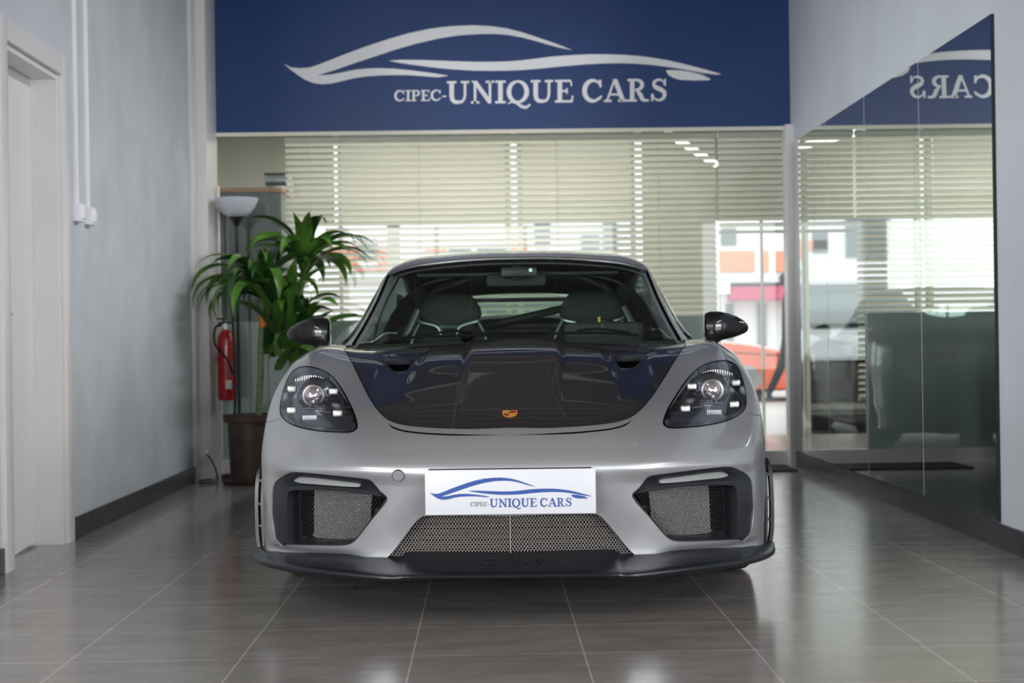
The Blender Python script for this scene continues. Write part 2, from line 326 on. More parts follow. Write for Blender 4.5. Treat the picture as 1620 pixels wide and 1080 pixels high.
# ------------------------------------------------------------------ room shell
XL, XR, YB, ZC, YF = -1.90, 2.10, 9.70, 3.30, 4.95
SX0, SX1, SY0 = -9.0, 9.2, -5.0                 # the wide showroom the bay opens to, behind the photographer
fl = struct(box('floor', SX0-.2, SX1+.2, SY0-.2, 12.75, -0.12, 0, M['floor']))
ce = bmesh.new(); add_box(ce, XL-.2, XR+.2, YF-.14, YB+.2, ZC, ZC+.12); add_box(ce, SX0-.2, SX1+.2, SY0-.2, YF-.14, ZC, ZC+.12); struct(obj('ceiling', ce, M['ceiling'], smooth=False))
bm = bmesh.new()
for i in range(33): add_box(bm, XL, XR, SY0+.1+i*.45, SY0+.118+i*.45, ZC-.012, ZC+.001)
for i in range(1, 5): add_box(bm, XL+i*.8-.009, XL+i*.8+.009, SY0, YB, ZC-.013, ZC+.001)
struct(obj('trim_1', bm, M['ceil_line'], smooth=False))
# left wall with its doorway (y 5.60 .. 6.40 inside the casing)
D0, D1, DZ = 5.66, 6.40, 2.10
bm = bmesh.new(); add_box(bm, XL-.16, XL, YF, D0, 0, ZC); add_box(bm, XL-.16, XL, D0, D1, DZ, ZC); struct(obj('wall_left', bm, M['wall'], smooth=False))
struct(box('wall_left_far', XL-.16, XL, D1, YB+.1, 0, ZC, M['wall_old']))
# right wall with the full mirror on it
struct(box('wall_right', XR, XR+.16, YF, YB+.1, 0, ZC, M['wall']))
# back wall carries the sign above the partition
ZS = onY(800, 206, YB).z
struct(box('wall_back', XL-.1, XR+.1, YB+.02, YB+.14, ZS, ZC, M['navy']))
# baseboards
def base(name, bx): return struct(box(name, *bx, M['base'], bev=.004))
base('baseboard_left', (XL-.002, XL+.014, YF, D0-.09, 0, .10)); base('baseboard_left_far', (XL-.002, XL+.014, D1+.085, 9.36, 0, .10))
base('baseboard_right', (XR-.016, XR+.002, YF, 9.6, 0, .10))
# door casing, reveal and leaf
bm = bmesh.new()
add_box(bm, XL-.001, XL+.022, D0-.085, D0+.002, 0, DZ+.085, .003); add_box(bm, XL-.001, XL+.022, D1-.002, D1+.085, 0, DZ+.085, .003); add_box(bm, XL-.001, XL+.021, D0+.0025, D1-.0025, DZ-.003, DZ+.084)
dr = obj('door_1', bm, M['white_trim']); struct(dr)
bm = bmesh.new(); add_box(bm, XL-.16, XL+.0, D1-.028, D1-.0025, 0, DZ-.004); add_box(bm, XL-.16, XL+.0, D0+.0025, D0+.028, 0, DZ-.004); add_box(bm, XL-.16, XL-.002, D0+.029, D1-.029, DZ-.028, DZ-.004)
add_box(bm, XL-.16, XL-.10, D1-.042, D1-.026, 0, DZ); add_box(bm, XL-.16, XL-.10, D0+.028, D0+.042, 0, DZ)
obj('door_jamb', bm, M['white_trim'], dr, smooth=False)
box('door_leaf', XL-.155, XL-.112, D0+.03, D1-.03, .012, DZ-.03, M['door'], dr)
hn = tube('door_handle', [(XL-.112, D0+.10, 1.02), (XL-.06, D0+.10, 1.02), (XL-.055, D0+.22, 1.02)], .010, M['steel'], dr)
# corner columns
struct(box('trim_2', XL, -1.816, 9.35, YB+.02, 0, ZC, M['white_trim'], bev=.006))
bm = bmesh.new(); add_box(bm, XL-.001, XL+.022, 9.20, 9.352, .0, ZC, .004); struct(obj('trim_3', bm, M['white_trim']))
struct(box('trim_4', XR-.055, XR+.001, 9.60, YB+.02, 0, ZS+.005, M['white_trim'], bev=.005))
# showroom walls out of view
struct(box('wall_showroom_left', SX0-.15, SX0, SY0, YF, 0, ZC, M['wall'])); struct(box('wall_showroom_right', SX1, SX1+.15, SY0, YF, 0, ZC, M['wall']))
struct(box('wall_showroom_back_left', SX0, XL-.001, YF-.14, YF+.0, 0, ZC, M['wall'])); struct(box('wall_showroom_back_right', XR+.001, SX1, YF-.14, YF+.0, 0, ZC, M['wall']))
bm = bmesh.new(); WN = ((-8.4, -2.75), (-2.35, 2.2), (3.95, 8.6))
add_box(bm, SX0, SX1, SY0-.12, SY0, 2.92, ZC); add_box(bm, SX0, SX1, SY0-.12, SY0, 0, .32)
for a, b_ in ((SX0, -8.4), (-2.75, -2.35), (2.2, 3.95), (8.6, SX1)): add_box(bm, a, b_, SY0-.12, SY0, .32, 2.92)
struct(obj('wall_shopfront', bm, M['wall'], smooth=False))
for k, (a, b_) in enumerate(WN):
    bm = bmesh.new(); n = 3
    for j in range(1, n): x = a+(b_-a)*j/n; add_box(bm, x-.03, x+.03, SY0+.09, SY0+.13, .32, 2.92)
    add_box(bm, a, b_, SY0+.09, SY0+.13, 2.86, 2.92); add_box(bm, a, b_, SY0+.09, SY0+.13, .28, .34); struct(obj('window_%d' % (4+k), bm, M['white_trim'], smooth=False))
# fittings of the added wall fill lights and showroom lamps
for sx, x, w_ in ((-1, -1.0, 'left'), (1, 1.25, 'right')):
    l = empty('wall_fill_lamp', (x, 7.3, ZC)); tag(l, 'slim dark housing of an added wall fill light on the ceiling over the %s side of the car' % w_, 'lamp', 'added wall fill lamps')
    box('housing', -.05-.03*sx, .05-.03*sx, -2.12, 2.12, -.09, -.001, M['ceiling'], l, .004)
for x, w_ in ((-3.6, 'left'), (3.8, 'right')):
    l = empty('added_ceiling_lamp', (x, .6, ZC)); tag(l, 'added long white ceiling lamp, out of view in the %s half of the showroom' % w_, 'lamp', 'added showroom lamps')
    box('housing', -.24, .24, -1.85, 1.85, -.045, -.001, M['white_trim'], l, .006); box('diffuser', -.21, .21, -1.8, 1.8, -.052, -.044, M.setdefault('diff', mat('lamp diffuser', (.8, .8, .78), .5, emit=(1, .97, .92), es=3)), l)
# ------------------------------------------------------------------ sign
sg = empty('wall_sign', (XL, YB, ZS)); tag(sg, 'wide navy blue sign with white lettering and car outline above the glass partition', 'sign')
def rel(o, e): o.matrix_parent_inverse = Matrix.Translation(-Vector(e.location)); return o
rel(box('sign_panel', -1.83, XR-.004, YB-.006, YB+.019, ZS, ZC-.02, M['navy'], sg), sg)
rel(box('sign_edge', -1.83, XR-.004, YB-.012, YB+.01, ZS-.022, ZS+.004, M['cream_blind'], sg), sg)
def sign_f(x, y): 
    X_ = x*1000; Y_ = -y*1000 - .0125*X_                # back to the traced outline, then onto the wall plane
    return onY(430+X_/4.378, 20+Y_/4.378, YB-.006)
sw, small, big = logo_sets(); NRM = Vector((0, -1, 0))
rel(flat_print('car_outline', sw, sign_f, NRM, M['sign_white'], sg), sg)
rel(flat_print('lettering', small, sign_f, NRM, M['sign_white'], sg), sg); rel(flat_print('lettering', big, sign_f, NRM, M['sign_white'], sg), sg)
# ------------------------------------------------------------------ mirror wall
mz0, mz1 = .105, 2.19; joints = [5.80, 6.79, 7.77, 8.66, 9.60]
for i in range(4):
    y0, y1 = joints[i], joints[i+1]
    mr = empty('wall_mirror', (XR, y0, mz0)); tag(mr, 'tall frameless wall mirror panel, ' + ['nearest the camera on the right wall', 'second from the camera on the right wall', 'third from the camera on the right wall', 'farthest back, beside the white corner column'][i], 'mirror', 'mirror panels on the right wall')
    rel(box('mirror_glass', XR-.012, XR-.0005, y0+.002, y1-.002, mz0, mz1, M['mirror'], mr), mr)
    rel(box('edge_strip', XR-.0125, XR-.0003, y0-.002, y0+.002 if i else y0+.008, mz0, mz1, M['mirror_edge'] if i else M['black_edge'], mr), mr)
# ------------------------------------------------------------------ glass partition
XM = 1.57
pn = struct(box('window_2', -1.816, XR-.055, YB+.03, YB+.042, .10, ZS, M['pane']))
fr = bmesh.new()
add_box(fr, -1.816, XR-.055, YB+.015, YB+.06, 0, .10)
for x in (-.62, .5, XM): add_box(fr, x-.006, x+.006, YB+.024, YB+.030, .10, 1.02)
struct(obj('trim_5', fr, M['white_trim'], smooth=False))
ff = box('frosted_film', -1.816, XM, YB+.044, YB+.048, .10, 1.035, M['frost']); tag(ff, 'grey green frosted film covering the lower half of the glass partition', 'window film')
mt = box('door_mat', 1.45, 2.6, 9.80, 10.7, 0, .012, M['asphalt']); tag(mt, 'black doormat behind the clear glass at the right', 'mat')
mt = box('door_mat', 1.0, 2.02, 9.25, 9.68, 0, .010, M['asphalt']); tag(mt, 'black doormat in front of the glass, beside the right corner column', 'mat')
# ------------------------------------------------------------------ blinds just behind the partition
def blind(x0, x1, z0, z1, Y, tilt, pitch, wid, label, ladders):
    b = empty('venetian_blind', ((x0+x1)/2, Y, z1)); tag(b, label, 'blind', 'cream slatted blinds behind the glass')
    bm = bmesh.new(); z = z1-.05
    while z > z0:
        dy, dz = wid/2*math.cos(tilt), wid/2*math.sin(tilt)
        vs = []
        for k in (-1, 0, 1):
            off = .003 if k == 0 else 0
            for x in (x0, x1): vs.append(bm.verts.new((x, Y+k*dy, z+k*dz+off)))
        for k in range(2): bm.faces.new((vs[2*k], vs[2*k+1], vs[2*k+3], vs[2*k+2]))
        z -= pitch
    rel(obj('slats', bm, M['slat'], b), b)
    rel(box('headrail', x0, x1, Y-.03, Y+.03, z1-.035, z1, M['slat'], b), b)
    rel(box('bottom_rail', x0, x1, Y-.025, Y+.025, z0-.02, z0, M['slat'], b), b)
    for x in ladders: rel(tube('ladder_cord', [(x, Y-.03, z0), (x, Y-.03, z1-.03)], .002, M['slat'], b, 5), b)
blind(-1.37, 1.60, .45, ZS-.012, YB+.12, -.62, .0425, .042, 'wide cream venetian blind hanging behind the glass left of the clear doorway', [-1.2, -.45, .5, 1.2])
blind(1.62, 2.16, 1.62, ZS-.012, YB+.12, -.62, .0425, .046, 'narrow cream venetian blind above the clear doorway at the right', [1.9])
# ------------------------------------------------------------------ office behind the partition
YE = 12.6
def px(x, Y): return onY(x, 450, Y).x
def pz(y, Y, x=800): return onY(x, y, Y).z
struct(box('wall_office_left', -3.2, -3.05, YB+.14, YE, 0, 2.85, M['beige'])); struct(box('wall_office_right', 4.6, 4.75, YB+.14, YE, 0, 2.85, M['beige']))
struct(box('ceiling_office', -3.2, 4.75, YB+.14, YE+.1, 2.80, 2.88, M['beige']))
struct(box('wall_office_front', XR+.1, 4.7, YB+.02, YB+.14, 0, 2.85, M['beige'])); struct(box('wall_office_front_left', -3.2, XL-.1, YB+.02, YB+.14, 0, 2.85, M['beige']))
# outer wall: panels and posts left standing between the windows
W0, W1 = px(541, YE), px(1001, YE); X3 = px(1012, YE); X4 = px(1133, YE); XA = px(528, YE); ZB = pz(351, YE)
bm = bmesh.new()
add_box(bm, -3.2, px(452, YE), YE, YE+.15, 0, 2.85); add_box(bm, px(452, YE), XA, YE, YE+.15, 1.95, 2.85); add_box(bm, px(452, YE), XA, YE, YE+.15, 0, .9)
add_box(bm, px(530, YE)+.04, W0, YE, YE+.15, 0, 2.85)
add_box(bm, W1, X3-.03, YE, YE+.15, 0, 2.85); add_box(bm, X3+.05, X4, YE, YE+.15, 0, 2.85)
add_box(bm, X4, 4.7, YE, YE+.15, ZB, 2.85)
struct(obj('wall_office_outer', bm, M['beige'], smooth=False))
bm = bmesh.new(); xm = px(812, YE)
add_box(bm, xm-.06, xm-.01, YE+.02, YE+.1, 0, 2.85); add_box(bm, xm+.05, xm+.09, YE+.02, YE+.1, 0, 2.85)
add_box(bm, px(613, YE), px(633, YE), YE+.03, YE+.10, .3, ZB+.02); add_box(bm, px(1205, YE), px(1209, YE), YE+.02, YE+.06, 0, ZB)
struct(obj('window_3', bm, M['beige'], smooth=False))
for k, (a, b_) in enumerate(((W0, xm-.06), (xm+.09, W1))):
    r = empty('roller_blind', ((a+b_)/2, YE+.05, 2.8)); tag(r, 'pale cream roller blind half lowered over the ' + ('left' if k == 0 else 'right') + ' office window', 'blind', 'cream roller blinds')
    cm = M.setdefault('roller', mat('backlit roller fabric', (.80, .78, .66), .9))
    b2 = cm.node_tree.nodes['Principled BSDF']
    rel(box('fabric', a, b_, YE-.02, YE-.016, ZB, 2.78, cm, r), r); rel(tube('bottom_bar', [(a, YE-.018, ZB), (b_, YE-.018, ZB)], .012, M['slat'], r, 8), r)
# translucent fabric
nt = M['roller'].node_tree; nt.nodes.clear(); o_ = nt.nodes.new('ShaderNodeOutputMaterial'); mxs = nt.nodes.new('ShaderNodeMixShader'); d_ = nt.nodes.new('ShaderNodeBsdfDiffuse'); t_ = nt.nodes.new('ShaderNodeBsdfTranslucent')
d_.inputs[0].default_value = (.80, .78, .72, 1); t_.inputs[0].default_value = (.95, .92, .86, 1); mxs.inputs[0].default_value = .5
nt.links.new(d_.outputs[0], mxs.inputs[1]); nt.links.new(t_.outputs[0], mxs.inputs[2]); nt.links.new(mxs.outputs[0], o_.inputs[0])
# office lamp seen between the slats
lm = empty('strip_lamp', (1.7, 11.7, 2.4)); tag(lm, 'slim lit strip lamp hanging in the office behind the right glass', 'lamp')
rel(tube('lamp_tube', [(1.36, 10.5, 2.40), (2.02, 12.4, 2.40)], .028, mat('lit tube', (1, 1, 1), .5, emit=(1, 1, .97), es=2.2), lm, 8), lm)
rel(tube('suspension_wire', [(1.5, 10.9, 2.42), (1.5, 10.9, 2.79)], .003, M['steel'], lm, 5), lm)
# cabinet and the file box on it
cz = pz(297, 9.90, 400); cabx0, cabx1 = px(346, 9.90), px(447, 9.90)
cb = empty('office_cabinet', ((cabx0+cabx1)/2, 10.2, 0)); tag(cb, 'dark grey tall office cabinet with an orange wood top behind the glass', 'cabinet')
rel(box('body', cabx0, cabx1, 9.90, 10.45, 0, cz-.03, M['cab_grey'], cb, .004), cb); rel(box('top_board', cabx0-.01, cabx1+.01, 9.88, 10.47, cz-.03, cz, M['wood'], cb, .004), cb)
for x in (cabx0+.01, (cabx0+cabx1)/2): rel(box('door', x, x+.19, 9.89, 9.902, .05, cz-.06, M['cab_grey'], cb, .003), cb)
fb = empty('printer', (px(442, 10.1), 10.2, cz)); tag(fb, 'small grey and black printer on top of the office cabinet', 'printer')
a, b_ = px(421, 10.1), px(459, 10.1); rel(box('casing', a, b_, 10.08, 10.36, cz+.001, cz+.11, M['steel'], fb, .008), fb); rel(box('paper_slot', a+.01, b_-.01, 10.07, 10.085, cz+.03, cz+.06, M['black_pl'], fb), fb); rel(box('lid', a, b_, 10.08, 10.36, cz+.11, cz+.125, M['black_pl'], fb, .003), fb)
# ------------------------------------------------------------------ street
struct(box('floor_street', -60, 60, 12.75, 90, -.14, -.02, M['street']))
YSB = 34.0
fc = empty('apartment_building', (0, YSB, 0)); tag(fc, 'long white building with orange panels across the street', 'building')
bm = bmesh.new(); add_box(bm, -30, 30, YSB, YSB+6, 0, 13); obj('wall', bm, M['facade'], fc).matrix_parent_inverse = Matrix.Translation((0, -YSB, 0))
def fp(name, x0, x1, y0, y1, m, d=.06):
    a = onY(x0, y1, YSB-d); b = onY(x1, y0, YSB-d); return rel(box(name, a.x, b.x, YSB-d, YSB+.02, a.z, b.z, m, fc), fc)
for x0, x1, y0, y1 in ((1139,1194,396,430),(1208,1216,396,430),(1229,1300,396,430),(1310,1330,396,430),(1345,1480,396,430),(672,706,389,400),(800,834,385,396),(540,566,388,420),(598,612,388,420),(560,630,420,428),(500,541,390,405)):
    fp('orange_panel', x0, x1, y0, y1, M['orange_panel'])
for x0, x1, y0, y1 in ((1141,1165,360,388),(710,745,388,402),(755,800,386,402),(566,597,378,408),(500,524,378,410),(846,870,352,392),(920,948,372,404),(1275,1300,356,386),(1316,1322,356,386),(1345,1361,368,386),(1415,1450,360,390),(400,470,350,420),(955,975,352,400)):
    w_ = fp('window', x0, x1, y0, y1, M['far_glass'])
for x0, x1, y0, y1 in ((1139,1500,442,450),(540,760,436,441)): fp('ledge', x0, x1, y0, y1, M['cab_grey'], .5)
fp('awning', 1160, 1262, 452, 474, M['crimson'], .8); fp('awning', 1275, 1372, 452, 472, M['crimson'], .8); fp('awning', 640, 1000, 440, 456, M['crimson'], .8)
for x0, x1 in ((1200, 1212), (1250, 1262), (1310, 1322), (1345, 1372), (1150, 1160)): fp('shop_window', x0, x1, 480, 560, M['far_glass'], .1)
tag(tube('sign_post', [(px(1144, 18), 18.2, -.02), (px(1144, 18), 18.2, pz(465, 18, 1140)-.001)], .015, M['steel'], None, 8), 'thin metal post under the small white sign box outside', 'post')
sb = box('sign_box', px(1133, 18), px(1155, 18), 18, 18.4, pz(465, 18, 1140), pz(437, 18, 1140), M['facade']); tag(sb, 'small white square sign box on a post outside the right window', 'sign')
# parked vehicles
def vehicle(name, label, cat, loc, rz, L, W, H, paint, hood=.9, cabin=(.28, .86), lift=.16):
    e = empty(name, loc, rz); tag(e, label, cat)
    prof = [(0, .30), (.02, .62), (.08, hood*.72), (.26*L, hood), (L*cabin[0]+.35, H*.80), (L*cabin[0]+.9, H), (L*.66, H*.99), (L*cabin[1], H*.80), (L*.96, hood*1.02), (L-.02, .75), (L, .35), (L-.05, lift+.02), (.06, lift)]
    low = [(x, min(z, hood*1.02)) for x, z in prof]; low = [(0, .30), (.02, .62), (.08, hood*.72), (.26*L, hood), (L*.8, hood*1.04), (L*.96, hood*1.0), (L-.02, .75), (L, .35), (L-.05, lift+.02), (.06, lift)]
    def slab(pr, w0, w1):
        bm = bmesh.new(); P = [p for p in spline([(x, 0, z) for x, z in pr], 5, True)]; n = len(P); rows = []
        for y, s in ((-w1, .93), (-w0, 1), (0, 1.01), (w0, 1), (w1, .93)):
            cx_, cz_ = L/2, sum(p.z for p in P)/n
            rows.append([bm.verts.new(((p.x-cx_)*s+cx_, y, (p.z-cz_)*s+cz_)) for p in P])
        for a, b in zip(rows[:-1], rows[1:]):
            for k in range(n): bm.faces.new((a[k], a[(k+1) % n], b[(k+1) % n], b[k]))
        bm.faces.new(rows[0]); bm.faces.new(rows[-1][::-1]); return bm
    obj('body', slab(low, W*.44, W*.5), paint, e)
    c0, c1 = L*cabin[0], L*cabin[1]
    obj('cabin_glass', slab([(c0, hood*.98), (c0+.55, H*.9), (c0+.9, H*.965), (c1-.5, H*.95), (c1, hood*1.0)], W*.36, W*.42), M['dark_glass'], e)
    obj('roof', slab([(c0+.72, H*.955), (c0+1.0, H), (c1-.75, H*.99), (c1-.4, H*.93), (c1-.7, H*.94), (c0+1.1, H*.95)], W*.35, W*.40), paint, e)
    for x in (.2*L, .80*L):
        for s in (-1, 1):
            wh = lathe('wheel', [(.18, -.09), (.30, -.10), (.325, -.06), (.325, .06), (.30, .10), (.18, .09)], M['tyre'], e, 24, 'y', (x, s*(W/2-.10), .325))
            lathe('hubcap', [(.0, -.005), (.19, -.005), (.19, .005), (.0, .005)], M['steel'], wh, 20, 'y', (x, s*(W/2+.0), .325))
    for s in (-1, 1):
        bm = bmesh.new(); add_box(bm, .04, .30, s*W*.36-.12, s*W*.36+.12, .58, .70, .03); obj('headlamp', bm, M['chrome'], e)
        bm = bmesh.new(); add_box(bm, c0+.35, c0+.50, s*(W/2+.09)-.09, s*(W/2+.09)+.09, hood+.02, hood+.15, .03); obj('door_mirror', bm, paint, e)
    return e
vehicle('parked_car', 'orange hatchback parked side on in the street outside', 'car', (4.6, 20.6, -.02), PI, 4.9, 1.75, 1.36, M['orange_car'], .86)
vehicle('parked_car', 'black car parked nose first just outside, seen in the mirror', 'car', (.55, 13.1, -.02), PI/2, 4.3, 1.80, 1.50, M['black_car'], 1.0)
# ------------------------------------------------------------------ wall boxes and conduits on the left wall
def on_left(x, y): return onX(x, y, XL)
for i, (xt, xb, yb) in enumerate(((105, 119, 322), (124, 137, 328))):
    p = on_left(xb, yb); yv = p.y
    e = empty('cable_conduit', (XL, yv, p.z)); tag(e, 'white cable conduit with switch box on the left wall, ' + ('nearer the door' if i == 0 else 'farther from the door'), 'conduit', 'conduits on the left wall')
    rel(box('channel', XL-.001, XL+.016, yv-.011, yv+.011, p.z, ZC, M['conduit'], e, .003), e)
    rel(box('switch_box', XL-.001, XL+.035, yv-.035, yv+.045, p.z-.085, p.z, M['conduit'], e, .006), e)
    rel(box('switch_rocker', XL+.034, XL+.042, yv-.02, yv+.03, p.z-.07, p.z-.015, M['conduit'], e, .003), e)
so = box('wall_socket', -1.885, -1.825, 9.315, 9.351, .125, .205, M['white_trim'], None, .006); tag(so, 'small white power socket low on the left corner column', 'socket')
cw = [(-1.835, 9.31, .165), (-1.80, 9.26, .14), (-1.76, 9.22, .07), (-1.74, 9.16, .012), (-1.75, 9.08, .01), (-1.79, 9.0, .012), (-1.84, 9.06, .012), (-1.83, 9.15, .014), (-1.78, 9.18, .016)]
tag(tube('power_cable', spline(cw, 6), .0055, M['cable'], None, 6), 'black power cable trailing from the low wall socket to the floor', 'cable')
tag(tube('white_pipe', [(-1.795, 9.62, .1), (-1.795, 9.62, 1.95)], .010, M['white_trim'], None, 8), 'thin white pipe rising beside the left corner column', 'pipe')
# ------------------------------------------------------------------ fire extinguisher
ex = onY(358, 580, 9.45); ez = onY(358, 633, 9.45).z; EH = onY(358, 521, 9.45).z - ez; R_ = .055
e = empty('fire_extinguisher', (ex.x, 9.45, ez)); tag(e, 'red fire extinguisher hanging at the left corner behind the plant', 'fire extinguisher')
lathe('cylinder', [(.0, 0), (R_*.85, 0), (R_, .02), (R_, EH-.07), (R_*.9, EH-.04), (R_*.55, EH-.01), (.02, EH), (.0, EH)], M['red'], e, 32)
lathe('valve', [(.0, EH), (.018, EH), (.018, EH+.04), (.0, EH+.04)], M['steel'], e, 16)
bm = bmesh.new(); add_box(bm, -.05, .04, -.012, .012, EH+.035, EH+.05, .004); add_box(bm, -.06, .02, -.010, .010, EH+.065, EH+.078, .004); obj('handle', bm, M['black_pl'], e)
lathe('pressure_gauge', [(0, -.025), (.016, -.025), (.016, -.012), (0, -.012)], M['steel'], e, 16, 'y', (.0, 0, EH+.022))
tube('hose', spline([(-.03, 0, EH+.03), (-.065, -.02, EH+.01), (-.062, -.04, EH-.10), (.02, -.065, EH-.2), (.055, -.05, EH-.30)], 6), .008, M['black_pl'], e, 8)
tube('safety_pin', [(0, -.02, EH+.06), (.0, .02, EH+.06)], .006, M['red'], e, 6)
def curved_label(r, a0, a1, z0, z1):
    bm = bmesh.new(); A = []; B = []
    for k in range(9):
        a = math.radians(a0+(a1-a0)*k/8); A.append(bm.verts.new((r*math.sin(a), -r*math.cos(a), z0))); B.append(bm.verts.new((r*math.sin(a), -r*math.cos(a), z1)))
    for k in range(8): bm.faces.new((A[k], A[k+1], B[k+1], B[k]))
    return bm
obj('label', curved_label(R_+.001, 5, 48, .075, .135), M['white_label'], e); obj('label', curved_label(R_+.001, 5, 60, .15, .26), mat('dull red label', (.5, .10, .10), .5), e)
obj('wall_bracket', add_box(bmesh.new(), -.02, .02, .05, .20, EH*.7, EH*.7+.03), M['black_pl'], e)
# ------------------------------------------------------------------ floor lamp
LY = 9.5; lc = onY(374, 328, LY); lt = onY(374, 314, LY).z; lb = onY(374, 343, LY).z; ln = onY(374, 358, LY).z
e = empty('floor_lamp', (lc.x, LY, 0)); tag(e, 'tall torch floor lamp with white glass bowl and black stem in the left corner', 'lamp')
RB = .5*(onY(409, 320, LY).x - onY(340, 320, LY).x); hb = lt-lb
lathe('lamp_bowl', [(RB*.36, lb), (RB*.62, lb+hb*.18), (RB*.84, lb+hb*.5), (RB*.97, lb+hb*.85), (RB, lt), (RB*.985, lt), (RB*.95, lb+hb*.85), (RB*.8, lb+hb*.52), (RB*.58, lb+hb*.22), (RB*.3, lb+hb*.06)], M['lampbowl'], e, 40)
lathe('neck', [(.011, ln), (.02, ln+.012), (RB*.37, lb+.004), (RB*.2, lb+.01), (.01, lb+.01)], M['black_pl'], e, 24)
lathe('pole', [(.011, .02), (.011, ln+.005)], M['black_pl'], e, 14)
lathe('lamp_foot', [(0, 0), (.12, 0), (.125, .008), (.11, .022), (.02, .03), (0, .03)], M['black_pl'], e, 32)
# ------------------------------------------------------------------ potted plant
PY = 9.05; pc = onY(395, 745, PY)
e = empty('potted_plant', (pc.x, PY, 0)); tag(e, 'tall green dracaena with arching striped leaves in a brown pot', 'plant')
PT = onY(395, 655, PY).z; PR = .5*(onY(428, 680, PY).x-onY(362, 680, PY).x)*1.05
pot = lathe('pot', [(0, .03), (PR*.82, .03), (PR*.86, .05), (PR*.98, PT-.05), (PR*1.16, PT-.045), (PR*1.2, PT), (PR*1.06, PT), (PR*1.0, PT-.04), (PR*.9, PT-.05), (0, PT-.05)], M['pot'], e, 40)
lathe('saucer', [(0, 0), (PR*1.15, 0), (PR*1.3, .028), (PR*1.26, .03), (PR*1.1, .008), (0, .008)], M['pot'], pot, 40)
lathe('soil', [(0, PT-.055), (PR*.98, PT-.055), (PR*.5, PT-.040), (0, PT-.042)], M['soil'], e, 24)
def to_l(x, y, Y=PY): p = onY(x, y, Y); return Vector((p.x-pc.x, Y-PY, p.z))
tube('stem', spline([to_l(408, 668), to_l(412, 600), to_l(413, 540), to_l(417, 470)], 5), [.020]*13+[.018]*3, M['cane'], e, 10)
s2 = Vector((.10, .10, 0)); tube('stem', spline([to_l(442, 668)+s2*.2, to_l(448, 600)+s2*.4, to_l(452, 520)+s2*.5, to_l(470, 420)+s2*.5], 5), .015, M['cane'], e, 10)
tube('stem', spline([to_l(380, 668)-s2*.3, to_l(372, 600), to_l(368, 500), to_l(365, 470)], 5), .008, M['cable'], e, 8)
bm = bmesh.new(); c_ = to_l(416, 505); add_tube(bm, [c_+Vector((0, 0, -.05)), c_+Vector((0, 0, .04))], .027, 12); obj('orange_tag', bm, M['orange_tape'], e)
def leaf(base, ang, up, length, width, droop, twist=0.0, dark=False):
    bm = bmesh.new(); n = 14; d = Vector((math.cos(ang), math.sin(ang), 0)); p = Vector(base); el = up; pts = []; side = Vector((-math.sin(ang), math.cos(ang), 0))
    for i in range(n+1):
        t = i/n; pts.append((p.copy(), el)); el -= droop*(0.3+1.6*t)/n; p = p + (d*math.cos(el) + Vector((0, 0, math.sin(el))))*(length/n)
    rows = []
    for i, (q, el) in enumerate(pts):
        t = i/n; w_ = width*(math.sin(PI*min(1, t*.82+.20))**.8)*(1 if t < .98 else .15)*.5 if t > 0 else width*.28
        nr = (d*-math.sin(el) + Vector((0, 0, math.cos(el)))); tw = twist*t
        s = side*math.cos(tw)+nr*math.sin(tw); nn = nr*math.cos(tw)-side*math.sin(tw); cup = .22*w_
        rows.append([bm.verts.new(q - s*w_ + nn*cup), bm.verts.new(q - s*w_*.5 + nn*cup*.2), bm.verts.new(q), bm.verts.new(q + s*w_*.5 + nn*cup*.2), bm.verts.new(q + s*w_ + nn*cup)])
    for a, b in zip(rows[:-1], rows[1:]):
        for k in range(4): bm.faces.new((a[k], a[k+1], b[k+1], b[k]))
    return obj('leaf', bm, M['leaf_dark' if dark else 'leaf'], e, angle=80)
# pixel-guided main leaves: base px, tip direction given through angle (0 = right, pi = left), elevation, length
hA, hB, hC = to_l(417, 470), to_l(468, 425)+s2*.5, to_l(440, 560)
rn = random.Random(4)
for k in range(24):                               # head A, arching left and forward
    a = PI*(.5+1.0*rn.random()) + (PI if k % 4 == 3 else 0)
    leaf(hA+Vector((0, 0, .07*(k/24)-.02)), a, 1.35-.85*rn.random(), .46+.20*rn.random(), .074+.02*rn.random(), 1.6+1.2*rn.random(), rn.uniform(-.7, .7), k % 3 == 0)
for k in range(26):                               # head B, taller
    a = 2*PI*(k/26)+rn.uniform(-.2, .2)
    leaf(hB+Vector((0, 0, .09*(k/26)-.05)), a, 1.48-.7*rn.random(), .40+.18*rn.random(), .076+.022*rn.random(), 1.3+1.2*rn.random(), rn.uniform(-.8, .8), k % 4 == 1)
for k in range(24):                               # lower fan of leaves in front
    a = rn.uniform(-1.2, 1.0)-.3 if k % 2 else rn.uniform(-2.4, -.9)
    leaf(hC+Vector((rn.uniform(-.02, .16), -.02, rn.uniform(-.12, .16))), a, 1.5-.6*rn.random(), .40+.2*rn.random(), .078+.025*rn.random(), .8+1.2*rn.random(), rn.uniform(-.8, .8), k % 3 == 2)
for k in range(16):
    leaf(hC+Vector((rn.uniform(-.10, .16), rn.uniform(-.05, .1), rn.uniform(-.05, .22))), 2*PI*k/16, 1.45-.45*rn.random(), .46+.18*rn.random(), .082+.02*rn.random(), .7+1.1*rn.random(), rn.uniform(-.8, .8), k % 2 == 0)
for a, el, L, dr in ((2.95, 1.05, .66, 2.4), (3.3, .85, .64, 2.7), (2.7, .9, .6, 2.4), (3.6, .7, .58, 2.3), (4.4, 1.0, .62, 2.5), (4.0, .7, .6, 2.8), (3.1, .5, .5, 2.4)):
    leaf(hA, a, el, L, .088, dr, .3)
